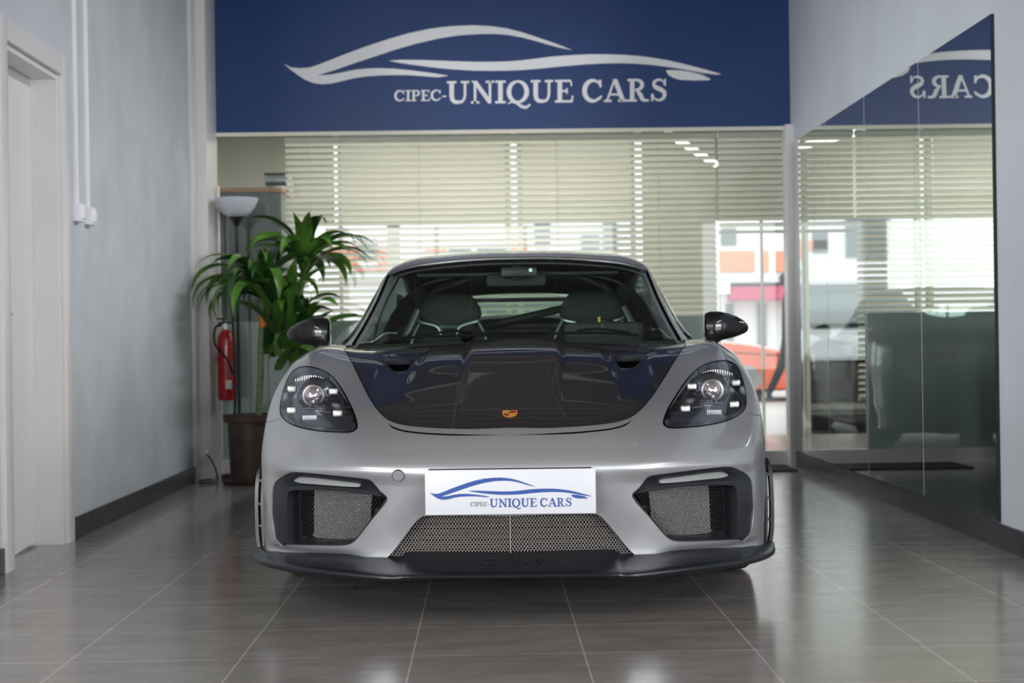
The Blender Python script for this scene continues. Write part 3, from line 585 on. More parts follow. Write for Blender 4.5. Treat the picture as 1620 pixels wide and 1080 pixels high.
for a, el, L, dr in ((.1, 1.15, .52, 1.9), (-.2, 1.0, .54, 2.3), (.3, .8, .5, 1.6), (-.5, 1.2, .55, 2.2), (-1.3, 1.35, .44, .9), (-1.9, 1.45, .40, .7), (3.3, 1.3, .42, .9), (-1.5, 1.2, .46, 1.2)):
    leaf(hB, a, el, L, .088, dr, -.2)
# ------------------------------------------------------------------ pedestrian outside
def person(name, label, loc, rz):
    e = empty(name, loc, rz); tag(e, label, 'person')
    J = [((0, 0, .95), .13), ((0, 0, 1.12), .12), ((0, 0, 1.33), .15), ((0, 0, 1.46), .07), ((0, -.01, 1.53), .06), ((0, -.02, 1.63), .095), ((0, -.01, 1.71), .08),
         ((.19, 0, 1.40), .06), ((.24, .03, 1.14), .045), ((.25, -.08, .92), .035), ((-.19, 0, 1.40), .06), ((-.24, -.06, 1.14), .045), ((-.23, -.20, .95), .035),
         ((.10, 0, .88), .09), ((.11, -.12, .50), .065), ((.11, -.04, .09), .045), ((.11, -.17, .04), .035), ((-.10, 0, .88), .09), ((-.11, .10, .50), .065), ((-.11, .28, .12), .045), ((-.11, .18, .04), .035)]
    E_ = [(0, 1), (1, 2), (2, 3), (3, 4), (4, 5), (5, 6), (2, 7), (7, 8), (8, 9), (2, 10), (10, 11), (11, 12), (0, 13), (13, 14), (14, 15), (15, 16), (0, 17), (17, 18), (18, 19), (19, 20)]
    me = bpy.data.meshes.new('body'); me.from_pydata([j[0] for j in J], E_, []); o = link('body', me, M['cloth'], e)
    sk = o.modifiers.new('s', 'SKIN'); o.modifiers.new('u', 'SUBSURF').levels = 2
    for i, v in enumerate(me.skin_vertices[0].data): v.radius = (J[i][1], J[i][1]*.8); v.use_root = (i == 0)
    bm = bmesh.new(); bmesh.ops.create_uvsphere(bm, u_segments=16, v_segments=10, radius=.105)
    for v in bm.verts: v.co = Vector((v.co.x*.9, v.co.y*1.05+.01, v.co.z*1.0+1.68))
    obj('hair', bm, M['black_pl'], e); return e
person('person', 'pedestrian in dark clothes walking past the orange car outside', (4.05, 19.0, -.02), 1.3)
# ================================================================== THE CAR (local frame: nose at y=0, x right, y back, z up)
CAR_A = 0.040
car = empty('sports_car', (0.063, 4.45, 0), -CAR_A); tag(car, 'silver grey sports coupe with black carbon bonnet parked facing the camera', 'car')
CM = Matrix.Translation((0.063, 4.45, 0)) @ Matrix.Rotation(-CAR_A, 4, 'Z'); CI = CM.inverted()
cam_l = CI @ Vector((0, 0, CAM_H))
def lray(x, y): return (CI.to_3x3() @ ray(x, y))
def at_y(x, y, yl):
    d = lray(x, y); return cam_l + d*((yl-cam_l.y)/d.y)
NET = [[(0,0.075,0.16),(0,0.055,0.25),(0,0.0262,0.34),(0,0.0006,0.42),(0,-0.001,0.485),(0,0.047,0.54),(0,0.12,0.588),(0,0.25,0.638),(0,0.45,0.693),(0,0.7,0.758),(0,0.95,0.822),(0,1.2,0.867),(0,1.36,0.88)],
 [(0.25,0.08,0.16),(0.25,0.06,0.25),(0.25,0.032,0.34),(0.25,0.008,0.42),(0.25,0.0,0.485),(0.25,0.05,0.54),(0.25,0.125,0.588),(0.25,0.26,0.638),(0.25,0.46,0.692),(0.25,0.71,0.756),(0.25,0.95,0.818),(0.25,1.2,0.861),(0.25,1.36,0.875)],
 [(0.43,0.105,0.16),(0.43,0.09,0.25),(0.43,0.0656,0.34),(0.43,0.0468,0.42),(0.43,0.022,0.48),(0.43,0.081,0.537),(0.43,0.17,0.588),(0.43,0.31,0.643),(0.43,0.51,0.694),(0.43,0.74,0.753),(0.43,0.97,0.81),(0.43,1.2,0.851),(0.43,1.36,0.867)],
 [(0.59,0.1683,0.16),(0.59,0.1532,0.25),(0.59,0.1345,0.34),(0.59,0.1222,0.42),(0.59,0.095,0.478),(0.59,0.16,0.535),(0.59,0.27,0.59),(0.585,0.42,0.6485),(0.59,0.61,0.7036),(0.6,0.81,0.7571),(0.61,1.0,0.8058),(0.62,1.2,0.8443),(0.625,1.36,0.8615)],
 [(0.715,0.247,0.16),(0.715,0.232,0.25),(0.718,0.222,0.34),(0.72,0.2192,0.42),(0.72,0.195,0.475),(0.72,0.275,0.535),(0.722,0.4,0.598),(0.727,0.55,0.668),(0.735,0.73,0.742),(0.748,0.9,0.8),(0.758,1.06,0.842),(0.762,1.21,0.866),(0.755,1.36,0.873)],
 [(0.8,0.3458,0.16),(0.8,0.3307,0.25),(0.803,0.3233,0.34),(0.806,0.3276,0.42),(0.81,0.326,0.48),(0.814,0.403,0.543),(0.818,0.53,0.608),(0.822,0.68,0.682),(0.826,0.84,0.75),(0.83,0.98,0.797),(0.833,1.1,0.826),(0.833,1.23,0.842),(0.825,1.36,0.848)],
 [(0.853,0.4545,0.16),(0.857,0.4445,0.25),(0.86,0.4442,0.34),(0.864,0.4548,0.42),(0.869,0.474,0.49),(0.873,0.547,0.558),(0.877,0.65,0.622),(0.88,0.78,0.688),(0.882,0.9,0.735),(0.884,1.02,0.765),(0.886,1.12,0.782),(0.886,1.24,0.79),(0.881,1.36,0.792)],
 [(0.873,0.53,0.15),(0.877,0.53,0.25),(0.881,0.535,0.34),(0.885,0.55,0.425),(0.889,0.585,0.5),(0.892,0.65,0.573),(0.895,0.74,0.637),(0.897,0.85,0.688),(0.899,0.97,0.708),(0.9,1.09,0.71),(0.9,1.2,0.695),(0.899,1.31,0.65),(0.894,1.375,0.6)],
 [(0.88,0.595,0.14),(0.884,0.6,0.25),(0.888,0.612,0.34),(0.891,0.635,0.42),(0.893,0.668,0.5),(0.895,0.72,0.575),(0.897,0.8,0.64),(0.899,0.89,0.68),(0.9,1.0,0.695),(0.9,1.13,0.675),(0.899,1.26,0.605),(0.896,1.355,0.48),(0.89,1.385,0.26)]]
NU, NV = len(NET)-1, len(NET[0])-1
def netP(net, i, j, mirror=True):
    nu, nv = len(net)-1, len(net[0])-1
    if i < 0:
        if mirror: p = netP(net, -i, j); return Vector((-p.x, p.y, p.z))
        return netP(net, 0, j, mirror)*2-netP(net, 1, j, mirror)
    if i > nu: return netP(net, nu, j, mirror)*2-netP(net, nu-1, j, mirror)
    if j < 0: return netP(net, i, 0, mirror)*2-netP(net, i, 1, mirror)
    if j > nv: return netP(net, i, nv, mirror)*2-netP(net, i, nv-1, mirror)
    return Vector(net[i][j])
def evaln(net, u, v, mirror=True):
    nu, nv = len(net)-1, len(net[0])-1
    i = min(int(math.floor(u)), nu-1); i = max(i, -1 if mirror else 0); j = max(0, min(int(math.floor(v)), nv-1)); a, b = u-i, v-j
    cols = []
    for k in range(-1, 3):
        c = [netP(net, i+k, j+l, mirror) for l in range(-1, 3)]; cols.append(cr4(*c, b))
    return cr4(*cols, a)
def smooth01(t): t = max(0, min(1, t)); return t*t*(3-2*t)
def S_(u, v):
    p = evaln(NET, u, v)
    if v < 2.5:                                    # shelf hollowed out below the side intakes
        a_ = math.exp(-((p.z-.184)/.018)**2); wx = smooth01((abs(p.x)-.46)/.10)*(1-smooth01((abs(p.x)-.80)/.07)); p.y += .022*a_*wx
    # raised centre panel of the bonnet, widening to the back
    if v > 6.5:
        w_ = .165 + .02*smooth01((p.y-.3)/.9); amp = .014*smooth01((p.y-.35)/.75)
        p.z += amp*(1-smooth01((abs(p.x)-w_+.012)/.024))
        # shallow wedge-shaped recess behind each bonnet duct
        t = (p.y-.42)/.72
        if 0 < t < 1.12:
            hw = .050+.050*t; p.z -= .007*smooth01(t*1.6)*(1-smooth01((1.0-t)*-14))*(1-smooth01((abs(abs(p.x)-.435)-hw+.010)/.014))
    return p
def N_(u, v, h=.01):
    du = S_(u+h, v)-S_(u-h, v); dv = S_(u, min(v+h, NV))-S_(u, max(v-h, 0)); n = du.cross(dv)
    return n.normalized() if n.length > 1e-12 else Vector((0, -1, 0))
# ray mesh of the right half
QU, QV = 48, 84
_vs = [S_(i*NU/QU, j*NV/QV) for i in range(QU+1) for j in range(QV+1)]
_fs = []; _fi = []
for i in range(QU):
    for j in range(QV):
        a, b, c, d = i*(QV+1)+j, (i+1)*(QV+1)+j, (i+1)*(QV+1)+j+1, i*(QV+1)+j+1
        _fs += [(a, b, c), (a, c, d)]; _fi += [(i, j, 0), (i, j, 1)]
TREE = BVHTree.FromPolygons(_vs, _fs)
def hit_uv(loc, idx):
    i, j, k = _fi[idx]; a, b, c = [_vs[q] for q in _fs[idx]]
    uvs = ((i, j), (i+1, j), (i+1, j+1)) if k == 0 else ((i, j), (i+1, j+1), (i, j+1))
    q = geometry.barycentric_transform(loc, a, b, c, *[Vector((x*NU/QU, y*NV/QV, 0)) for x, y in uvs]); return (max(0, min(NU, q.x)), max(0, min(NV, q.y)))
MISS = []
def px_uv(x, y):                                  # photograph pixel -> surface parameters (folded onto the right half)
    o, d = cam_l.copy(), lray(x, y).normalized()
    p5 = o + d*(5.0); 
    if p5.x < 0: o.x, d.x = -o.x, -d.x
    loc, n, idx, dist = TREE.ray_cast(o, d)
    if idx is None:
        best = None; s = 4.2
        while s < 6.5:
            l2, n2, i2, d2 = TREE.find_nearest(o+d*s)
            if best is None or d2 < best[0]: best = (d2, l2, i2)
            s += .02
        MISS.append((x, y, round(best[0], 3))); loc, idx = best[1], best[2]
    return hit_uv(loc, idx)
def curve_uv(pts, closed=True, n=4, smooth=True):
    uv = [px_uv(*p) for p in pts]
    if smooth: return [(q.x, q.y) for q in spline([(a, b, 0) for a, b in uv], n, closed)]
    out = []; N = len(uv)
    for i in range(N if closed else N-1):
        a, b = uv[i], uv[(i+1) % N]
        for k in range(n): out.append((a[0]+(b[0]-a[0])*k/n, a[1]+(b[1]-a[1])*k/n))
    return out
def inside(p, poly):
    x, y = p; r = False; n = len(poly); j = n-1
    for i in range(n):
        xi, yi = poly[i]; xj, yj = poly[j]
        if (yi > y) != (yj > y) and x < (xj-xi)*(y-yi)/(yj-yi)+xi: r = not r
        j = i
    return r
def cdt_mesh(bound, cuts, gu, gv, keep):
    """triangulate the uv region: boundary polygon + constraint polygons + grid points"""
    pts = []; edges = []
    def addloop(lp):
        s = len(pts); pts.extend(Vector(p) for p in lp); n = len(lp)
        for k in range(n): edges.append((s+k, s+(k+1) % n))
    addloop(bound)
    for c in cuts: addloop(c)
    ring = [tuple(p) for p in pts]; cell = {}
    for p in ring: cell.setdefault((int(p[0]*10), int(p[1]*10)), []).append(p)
    u0 = min(p[0] for p in bound); u1 = max(p[0] for p in bound); v0 = min(p[1] for p in bound); v1 = max(p[1] for p in bound)
    nu, nv = max(1, int((u1-u0)/gu)), max(1, int((v1-v0)/gv))
    for i in range(1, nu):
        for j in range(1, nv):
            p = (u0+(u1-u0)*i/nu, v0+(v1-v0)*j/nv)
            if not inside(p, bound): continue
            a, b = int(p[0]*10), int(p[1]*10); ok = True
            for x in (a-1, a, a+1):
                for y in (b-1, b, b+1):
                    for q in cell.get((x, y), ()):
                        if abs(q[0]-p[0]) < gu*.45 and abs(q[1]-p[1]) < gv*.45: ok = False
            if ok: pts.append(Vector(p))
    r = geometry.delaunay_2d_cdt(pts, edges, [], 0, 1e-5)
    V = [(p.x, p.y) for p in r[0]]; T = []
    for t in r[2]:
        c = (sum(V[k][0] for k in t)/3, sum(V[k][1] for k in t)/3)
        if keep(c): T.append(tuple(t))
    used = sorted({k for t in T for k in t}); mp = {k: i for i, k in enumerate(used)}
    return [V[k] for k in used], [tuple(mp[k] for k in t) for t in T]
def uv_object(name, V, T, m, parent, off=0.0, both=True, side=1, rim=0.0, shift=(0, 0, 0), seamz=True):
    """surface piece; both -> mirrored into one mesh; rim -> edge turned inward by that depth"""
    P = []; Nn = []
    for u, v in V:
        n = N_(u, v); P.append(S_(u, v)+n*off+Vector(shift)); Nn.append(n)
    T2 = []
    for t in T:
        a, b, c = [P[k] for k in t]; nn = (b-a).cross(c-a)
        T2.append(t if nn.dot(Nn[t[0]]) > 0 else (t[0], t[2], t[1]))
    nv = len(P); faces = list(T2)
    if rim:
        cnt = {}
        for t in T2:
            for k in range(3):
                e = (t[k], t[(k+1) % 3]); cnt[e] = cnt.get(e, 0)+1
        bd = [e for e in cnt if (e[1], e[0]) not in cnt and not (V[e[0]][0] < 1e-4 and V[e[1]][0] < 1e-4)]
        mp = {}
        def dup_(k, lvl):
            if (k, lvl) not in mp:
                mp[(k, lvl)] = len(P); P.append(P[k]-Nn[k]*(rim*lvl)); Nn.append(Nn[k])
            return mp[(k, lvl)]
        for a, b in bd:
            a0, b0, a1, b1 = dup_(a, 0.0), dup_(b, 0.0), dup_(a, 1.0), dup_(b, 1.0)
            faces.append((b0, a0, a1, b1))
    def fin(name, P, faces, Nn, par):
        me = bpy.data.meshes.new(name); me.from_pydata([tuple(p) for p in P], [], faces); me.update()
        me.polygons.foreach_set('use_smooth', [True]*len(me.polygons))
        nf = len(T2)
        loops = []
        for poly in me.polygons:
            for li in poly.loop_indices:
                vi = me.loops[li].vertex_index
                loops.append(tuple(Nn[vi]) if len(poly.vertices) == 3 else (0, 0, 0))
        me.normals_split_custom_set(loops)
        return link(name, me, m, par)
    if not both:
        if side < 0:
            P2 = [Vector((-p.x, p.y, p.z)) for p in P]; N2 = [Vector((-n.x, n.y, n.z)) for n in Nn]; return fin(name, P2, [tuple(reversed(f)) for f in faces], N2, parent)
        return fin(name, P, faces, Nn, parent)
    k0 = len(P); seam = [i for i in range(k0) if i < len(V) and V[i][0] < 1e-4]; sset = set(seam); mp = {}; P2 = list(P); N2 = list(Nn)
    for i in seam: P2[i] = Vector((0, P[i].y, P[i].z)); N2[i] = Vector((0, Nn[i].y, Nn[i].z)).normalized()
    for i in range(k0):
        if i in sset: mp[i] = i
        else: mp[i] = len(P2); P2.append(Vector((-P[i].x, P[i].y, P[i].z))); N2.append(Vector((-Nn[i].x, Nn[i].y, Nn[i].z)))
    return fin(name, P2, faces+[tuple(mp[k] for k in reversed(f)) for f in faces], N2, parent)
def rect_uv(u0, u1, v0, v1, n=60):
    r = [(u0+(u1-u0)*k/n, v0) for k in range(n)]+[(u1, v0+(v1-v0)*k/n) for k in range(n)]+[(u1-(u1-u0)*k/n, v1) for k in range(n)]+[(u0, v1-(v1-v0)*k/n) for k in range(n)]
    return r
def patch(name, poly, m, parent, gu=.14, gv=.14, holes=(), **kw):
    V, T = cdt_mesh(poly, list(holes), gu, gv, lambda c: inside(c, poly) and not any(inside(c, h) for h in holes)); return uv_object(name, V, T, m, parent, **kw)
def shrink(poly, d):                              # move an outline inward along its own normals (uv units)
    n = len(poly); A = sum(poly[i][0]*poly[(i+1) % n][1]-poly[(i+1) % n][0]*poly[i][1] for i in range(n)); s = 1 if A > 0 else -1; out = []
    for i in range(n):
        a, b = Vector(poly[i-1]), Vector(poly[(i+1) % n]); t = (b-a); t = t.normalized() if t.length > 1e-9 else Vector((1, 0)); out.append((poly[i][0]-t.y*d*s, poly[i][1]+t.x*d*s))
    return out
# ---- traced outlines (photograph pixels)
def rl(X, Y): return (1030+X/7.716, 560+Y/7.716)
HL = curve_uv([rl(*p) for p in ((145,850),(150,795),(185,700),(250,580),(380,380),(500,235),(620,145),(750,97),(870,77),(980,95),(1060,160),(1110,280),(1150,440),(1163,590),(1140,680),(1030,775),(850,840),(600,885),(300,908),(190,895))], n=4)
IN_O = curve_uv([(613,790),(602,777),(593,766),(583,758),(555,754.5),(521,751),(490,748),(470,746.5),(458,747.5),(446,754),(435,763),(431,775),(429.8,795),(430,820),(434,847),(440,858),(447,865),(453,862.5),(475,862.7),(500,863),(530,863.3),(549,862),(560,857),(570,846),(590,820)], n=3)
IN_I = curve_uv([(609,790),(604,785),(575,779),(540,775.5),(500,774),(470,774.5),(458,776),(453,784),(452,800),(453,830),(455,857),(460,860),(500,861),(548,860),(557,855),(566,847),(590,816)], n=3)
# bonnet: left edge down, front lip, to the centre line
hood_l = [px_uv(*p) for p in ((545,553),(556,571),(568,596),(581,622),(592,640),(602,653),(615,664),(635,671),(660,674.5),(700,677),(750,678.2),(808,678.6))]
hood_l = [(q.x, q.y) for q in spline([(a, b, 0) for a, b in hood_l], 6)]
hood_l[-1] = (0.0, hood_l[-1][1])
vb = 11.35
HOOD = [(u, v) for u, v in hood_l if v < vb-.02]
top_u = HOOD[0][0]; HOOD = HOOD + [(0.0, HOOD[-1][1]+(vb-.12-HOOD[-1][1])*k/60) for k in range(1, 61)] + [(top_u*k/30, vb-.12+.10*(k/30)**2) for k in range(1, 30)]
COWL = [(0, vb-.12)]+[(top_u*k/30, vb-.12+.10*(k/30)**2) for k in range(1, 30)]+[(top_u, HOOD[0][1])]+[(top_u+.06, 11.7), (top_u+.1, 12.0)]+[(max(0, (top_u+.1)*(1-k/20)), 12.0) for k in range(1, 21)]+[(0, 11.9-.05*k) for k in range(0, 13)]
gp = [(612,667),(622,673.5),(640,679),(670,682.5),(720,685),(808,686.4)]
g1 = [(q.x, q.y) for q in spline([(*px_uv(*p), 0) for p in gp], 5)]; g1[-1] = (0.0, g1[-1][1])
g2 = [(q.x, q.y) for q in spline([(*px_uv(p[0], p[1]+(3.8 if i else 0)), 0) for i, p in enumerate(gp)], 5)]; g2[-1] = (0.0, g2[-1][1])
GAP = g1 + g2[::-1][:-1]
LOW = [px_uv(*p) for p in ((808,815),(740,815),(690,815),(674,815.5),(667,817.5),(659,824),(640,848),(625,868),(613,881),(605,888),(594,891.5),(580,891),(550,888),(500,883),(460,879),(436,876.5),(424,872))]
LOW = [(q.x, q.y) for q in spline([(a, b, 0) for a, b in LOW], 5)]; LOW[0] = (0.0, LOW[0][1])
LOW = LOW + [(NU, LOW[-1][1]), (NU, 0.0)] + [(NU*(1-k/40), 0.0) for k in range(1, 41)] + [(0.0, LOW[0][1]*k/12) for k in range(1, 12)]
DU = curve_uv([(604,568.5),(630,567.5),(656,568),(652,576),(644,586),(632,588),(620,586),(611,577)], n=3)
def strip(pa, w_): # thin seam polygon along a uv polyline
    P = [Vector(p) for p in pa]; L = []; R_ = []
    for i, p in enumerate(P):
        t = (P[min(i+1, len(P)-1)]-P[max(i-1, 0)]).normalized(); n_ = Vector((-t.y, t.x)); L.append(tuple(p+n_*w_)); R_.append(tuple(p-n_*w_))
    return L+R_[::-1]
se1 = [px_uv(*p) for p in ((1030,646.5),(1041,647),(1048,649))]; SE1 = strip([(q.x, q.y) for q in spline([(a, b, 0) for a, b in se1], 4)], .012)
se2 = [px_uv(*p) for p in ((1179,651),(1187,655),(1200,657),(1205,655))]; SE2 = strip([(q.x, q.y) for q in spline([(a, b, 0) for a, b in se2], 4)], .014)
seT = [px_uv(1048, 649)]
cuts = [HL, IN_O, HOOD, COWL, GAP, LOW, SE2]
FULL = rect_uv(0, NU, 0, NV, 90)
V, T = cdt_mesh(FULL, cuts, .085, .085, lambda c: not any(inside(c, p) for p in cuts))
body = uv_object('body_shell', V, T, M['paint'], car, rim=.022)
# dark sheet added behind every gap to block light
V, T = cdt_mesh(rect_uv(0, NU, 4.5, NV, 40), [], .3, .3, lambda c: not inside(c, HL) and not inside(c, DU))
uv_object('gap_light_block', V, T, M['gap'], car, off=-.035)
hood = patch('bonnet', [(max(0, u), v) for u, v in [(u if u < .02 else u, v) for u, v in HOOD]], M['carbon'], car, .1, .1, holes=[DU], off=-.0005, rim=.012)
patch('bonnet_gap', GAP, M['gap'], car, .1, .1, off=-.003)
seam_ = patch('bonnet_seam', [(max(.0, u), v) for u, v in strip([p for p in hood_l if p[1] < vb and p[0] > .35], .012)], M['gap'], hood, .1, .1, off=.0006)
patch('cowl_panel', COWL, M['carbon'], car, .2, .2, off=-.008)
for s in (1, -1):
    d_ = patch('bonnet_duct', DU, M['gap'], car, .08, .08, both=False, side=s, off=-.022)
    d_.parent = hood
    d2 = patch('duct_rim', shrink(DU, -.03), M['black_pl'], hood, .08, .08, holes=[shrink(DU, .01)], both=False, side=s, off=.0015, rim=.03)
# ------------------------------------------------------------------ bumper details
def sp(pts, n=6): return spline([Vector(p) for p in pts], n)
def loft(name, rings, m, parent, closed_ring=True, cap=True, mirror=False, angle=35):
    bm = bmesh.new()
    for sgn in ((1, -1) if mirror else (1,)):
        R = [[bm.verts.new((p[0]*sgn, p[1], p[2])) for p in r] for r in rings]; n = len(R[0])
        for a, b in zip(R[:-1], R[1:]):
            for k in range(n if closed_ring else n-1): bm.faces.new((a[k], a[(k+1) % n], b[(k+1) % n], b[k]))
        if cap and closed_ring:
            if not mirror: bm.faces.new(R[0])
            bm.faces.new(R[-1][::-1])
    bmesh.ops.remove_doubles(bm, verts=bm.verts[:], dist=1e-5)
    return obj(name, bm, m, parent, angle=angle)
ST = [(0,-.055,.140,.154, 0,.100,.212),(.30,-.050,.139,.154,.30,.100,.211),(.35,-.046,.134,.152,.352,.108,.200),(.42,-.030,.132,.152,.425,.106,.194),(.60,.055,.136,.156,.580,.168,.194),(.745,.175,.133,.153,.708,.262,.187),(.845,.315,.130,.150,.808,.38,.176),(.895,.44,.128,.148,.850,.485,.170),(.912,.54,.130,.155,.868,.56,.168),(.914,.61,.132,.165,.875,.62,.168)]
cols = list(zip(*[sp([(s[0], s[1], 0) for s in ST]), sp([(s[2], s[3], 0) for s in ST]), sp([(s[4], s[5], s[6]) for s in ST])]))
rings = []
for e_, z_, t_ in cols:
    ex_, ey = e_.x, e_.y; zb, zr = z_.x, z_.y
    back = Vector((t_.x-ex_, t_.y-ey, 0)); back = back/ max(back.length, 1e-6)
    q = lambda d, z: (ex_+back.x*d, ey+back.y*d, z)
    rings.append([(t_.x+back.x*.05, t_.y+back.y*.05, zb), q(.05, zb), q(.012, zb+.001), q(.002, zb+.006), q(0, zr-.006), q(.002, zr), q(.007, zr+.003), q(.03, zr+.004+ (t_.z-zr)*.12), (t_.x-back.x*.012, t_.y-back.y*.012, t_.z-.006), (t_.x, t_.y, t_.z), (t_.x+back.x*.06, t_.y+back.y*.06, t_.z)])
loft('front_splitter', rings, M['splitter'], car, mirror=True, angle=50)
tx = bpy.data.curves.new('embossed_lettering', 'FONT'); tx.body = 'GT4RS'; tx.size = .047; tx.extrude = .0012; tx.shear = .35; tx.align_x = 'CENTER'; tx.space_character = 1.3
to = bpy.data.objects.new('embossed_lettering', tx); C.objects.link(to); dg = bpy.context.evaluated_depsgraph_get(); me = bpy.data.meshes.new_from_object(to.evaluated_get(dg)); bpy.data.objects.remove(to)
lt_ = link('embossed_lettering', me, M['satin'], car); lt_.location = (0, .006, .1790); lt_.rotation_euler = (math.radians(20), 0, 0); lt_.scale = (1.15, 1.2, 1)
# hexagonal mesh on a slightly curved sheet
def hexgrille(name, poly, yf, pitch, bar, m, parent, depth=.004, sx=1, squash=.82):
    bm = bmesh.new(); x0 = min(p[0] for p in poly); x1 = max(p[0] for p in poly); z0 = min(p[1] for p in poly); z1 = max(p[1] for p in poly)
    r_ = pitch/math.sqrt(3); ri = r_-bar/math.sqrt(3)*1.0; row = 0; z = z0
    while z < z1+pitch:
        x = x0 + (pitch/2 if row % 2 else 0)
        while x < x1+pitch:
            if inside((x, z), poly):
                y = yf(x, z)
                if y is not None:
                    A = []; B = []; B2 = []
                    for k in range(6):
                        a = PI/6+k*PI/3; A.append(bm.verts.new((x+r_*math.cos(a), y, z+r_*math.sin(a)*squash))); B.append(bm.verts.new((x+ri*math.cos(a), y-.0006, z+ri*math.sin(a)*squash))); B2.append(bm.verts.new((x+ri*math.cos(a), y+depth, z+ri*math.sin(a)*squash)))
                    for k in range(6):
                        l = (k+1) % 6; bm.faces.new((A[k], A[l], B[l], B[k])); bm.faces.new((B[k], B[l], B2[l], B2[k]))
            x += pitch
        z += r_*1.5*squash; row += 1
    if sx < 0:
        for v in bm.verts: v.co.x = -v.co.x
    return obj(name, bm, m, parent, smooth=False)
cg = hexgrille('centre_grille', [(-.315, .35), (.315, .35), (.455, .185), (-.455, .185)], lambda x, z: .085+.10*x*x, .0104, .0026, M['grille'], car)
box('grille_divider', -.0012, .0012, .078, .085, .19, .335, M['grille'], cg)
bm = bmesh.new()
for k in range(9): add_box(bm, -.44, .44, .15, .19, .185+k*.018, .197+k*.018)
obj('centre_radiator', bm, mat('dark radiator', (.045, .036, .03), .5, .5), car, smooth=False)
# black core behind the whole nose
V, T = cdt_mesh(rect_uv(0, 7.6, 0, 5.2, 30), [], .35, .35, lambda c: True)
core = uv_object('bumper_core', V, T, M['gap'], car)
for v in core.data.vertices: v.co = Vector((v.co.x*.95, v.co.y+.16, v.co.z))
for s, side in ((1, 'right'), (-1, 'left')):
    fr = patch('intake_frame', IN_O, M['satin'], car, .06, .08, holes=[IN_I], both=False, side=s, off=-.004, rim=.055)
    Pi = [S_(*q) for q in IN_I]; poly = [(p.x, p.z) for p in Pi]
    def yf(x, z):
        l, n, i, d = TREE.ray_cast(Vector((x, -1, z)), Vector((0, 1, 0)))
        return None if i is None else l.y+.030
    XC_ = S_(*px_uv(473, 820)).x
    hexgrille('intake_mesh', [(min(p[0], XC_), p[1]) for p in poly], yf, .0098, .0016, M['mesh2'], fr, sx=s, squash=.9)
    rd = [px_uv(*p) for p in ((476, 773), (520, 773), (572, 775), (575, 790), (574, 815), (574, 850), (562, 866), (520, 866), (477, 866))]
    rdp = [(a[0]+(b[0]-a[0])*k/6, a[1]+(b[1]-a[1])*k/6) for a, b in zip(rd, rd[1:]+rd[:1]) for k in range(6)]
    patch('side_radiator', rdp, M['radiator'], fr, .15, .15, both=False, side=s, off=-.060)
    bm = bmesh.new()
    for z in (.252, .305):
        add_box(bm, s*.79-.03, s*.79+.03, .375, .46, z-.003, z+.003)
    obj('duct_vane', bm, M['satin'], fr, smooth=False)
    st = curve_uv([(467.5,757.5),(476,755.2),(499,757),(530,760.5),(565,765),(567,768.8),(530,767),(499,764.5),(480,763),(470,760.5)], n=3)
    fg = patch('fog_light', st, M['fog'], fr, .06, .06, both=False, side=s, off=.006, rim=.012); fg['label'] = 'brushed silver fog light strip'
    rc_ = curve_uv([(443,767),(452,759),(466,752),(490,751.5),(520,754),(555,758),(583,762),(596,771),(604,779),(575,775),(540,771.5),(500,770),(465,770.5)], n=3)
    patch('fog_light_recess_shade', rc_, M['splitter'], fr, .1, .1, both=False, side=s, off=-.0025)  # dark patch lying over the frame, recess shade put into its colour
    fn = curve_uv([(448,771),(470,767.5),(500,767),(540,769),(575,772.5),(600,779.5),(604,783),(575,779),(540,775.8),(500,774.3),(470,774.6),(456,777)], n=3)
    patch('intake_fin', fn, M['satin'], fr, .06, .06, both=False, side=s, off=.010, rim=.03)
# towing eye cover and plate
tc_ = px_uv(630, 752); tcp = [(0, 0)]
pc_ = S_(*tc_); n_ = N_(*tc_); n_.x = abs(n_.x)*1
cap = lathe('tow_cover', [(0, -.0035), (.0175, -.0035), (.0185, -.002), (.0185, .004), (.0178, .004)], M['paint'], car, 32)
q_ = Vector((0, 0, -1)).rotation_difference(Vector((-n_.x, n_.y, n_.z))); cap.rotation_mode = 'QUATERNION'; cap.rotation_quaternion = q_; cap.location = (-abs(pc_.x), pc_.y, pc_.z)
ring = obj('cover_gap', add_lathe(bmesh.new(), [(.0186, -.0012), (.0200, -.0012), (.0200, .003), (.0186, .003)], 32), M['gap'], cap)
pa, pb = at_y(672, 742, -.035), at_y(943, 812, -.035); PZ0, PZ1 = pb.z+.001, pa.z-.004; PX = (pb.x-pa.x)/2; PXC = (pb.x+pa.x)/2
pl = box('plate_board', PXC-PX, PXC+PX, -.035, -.030, PZ0, PZ1, M['plate'], car, .0008); pl['label'] = 'white board with blue car outline and lettering in place of a number plate'
box('plate_holder', PXC-PX+.01, PXC+PX-.012, -.030, .03, PZ0+.01, PZ1+.002, M['black_pl'], pl)
x_lo, x_hi = .080, 3.114; y_hi, y_lo = -.087, -.69
def pl_f(x, y):
    u = (x-x_lo)/(x_hi-x_lo); return Vector((PXC-PX + 2*PX*(.022+u*.955), -.0352, PZ1 - (PZ1-PZ0)*.155 + (y-y_hi)*(2*PX*.955/(x_hi-x_lo))*1.02))
flat_print('plate_car_outline', sw, pl_f, Vector((0, -1, 0)), M['blue_ink'], pl, .0004); flat_print('plate_lettering', big, pl_f, Vector((0, -1, 0)), M['blue_ink'], pl, .0004); flat_print('plate_lettering', small, pl_f, Vector((0, -1, 0)), M['grey_ink'], pl, .0004)
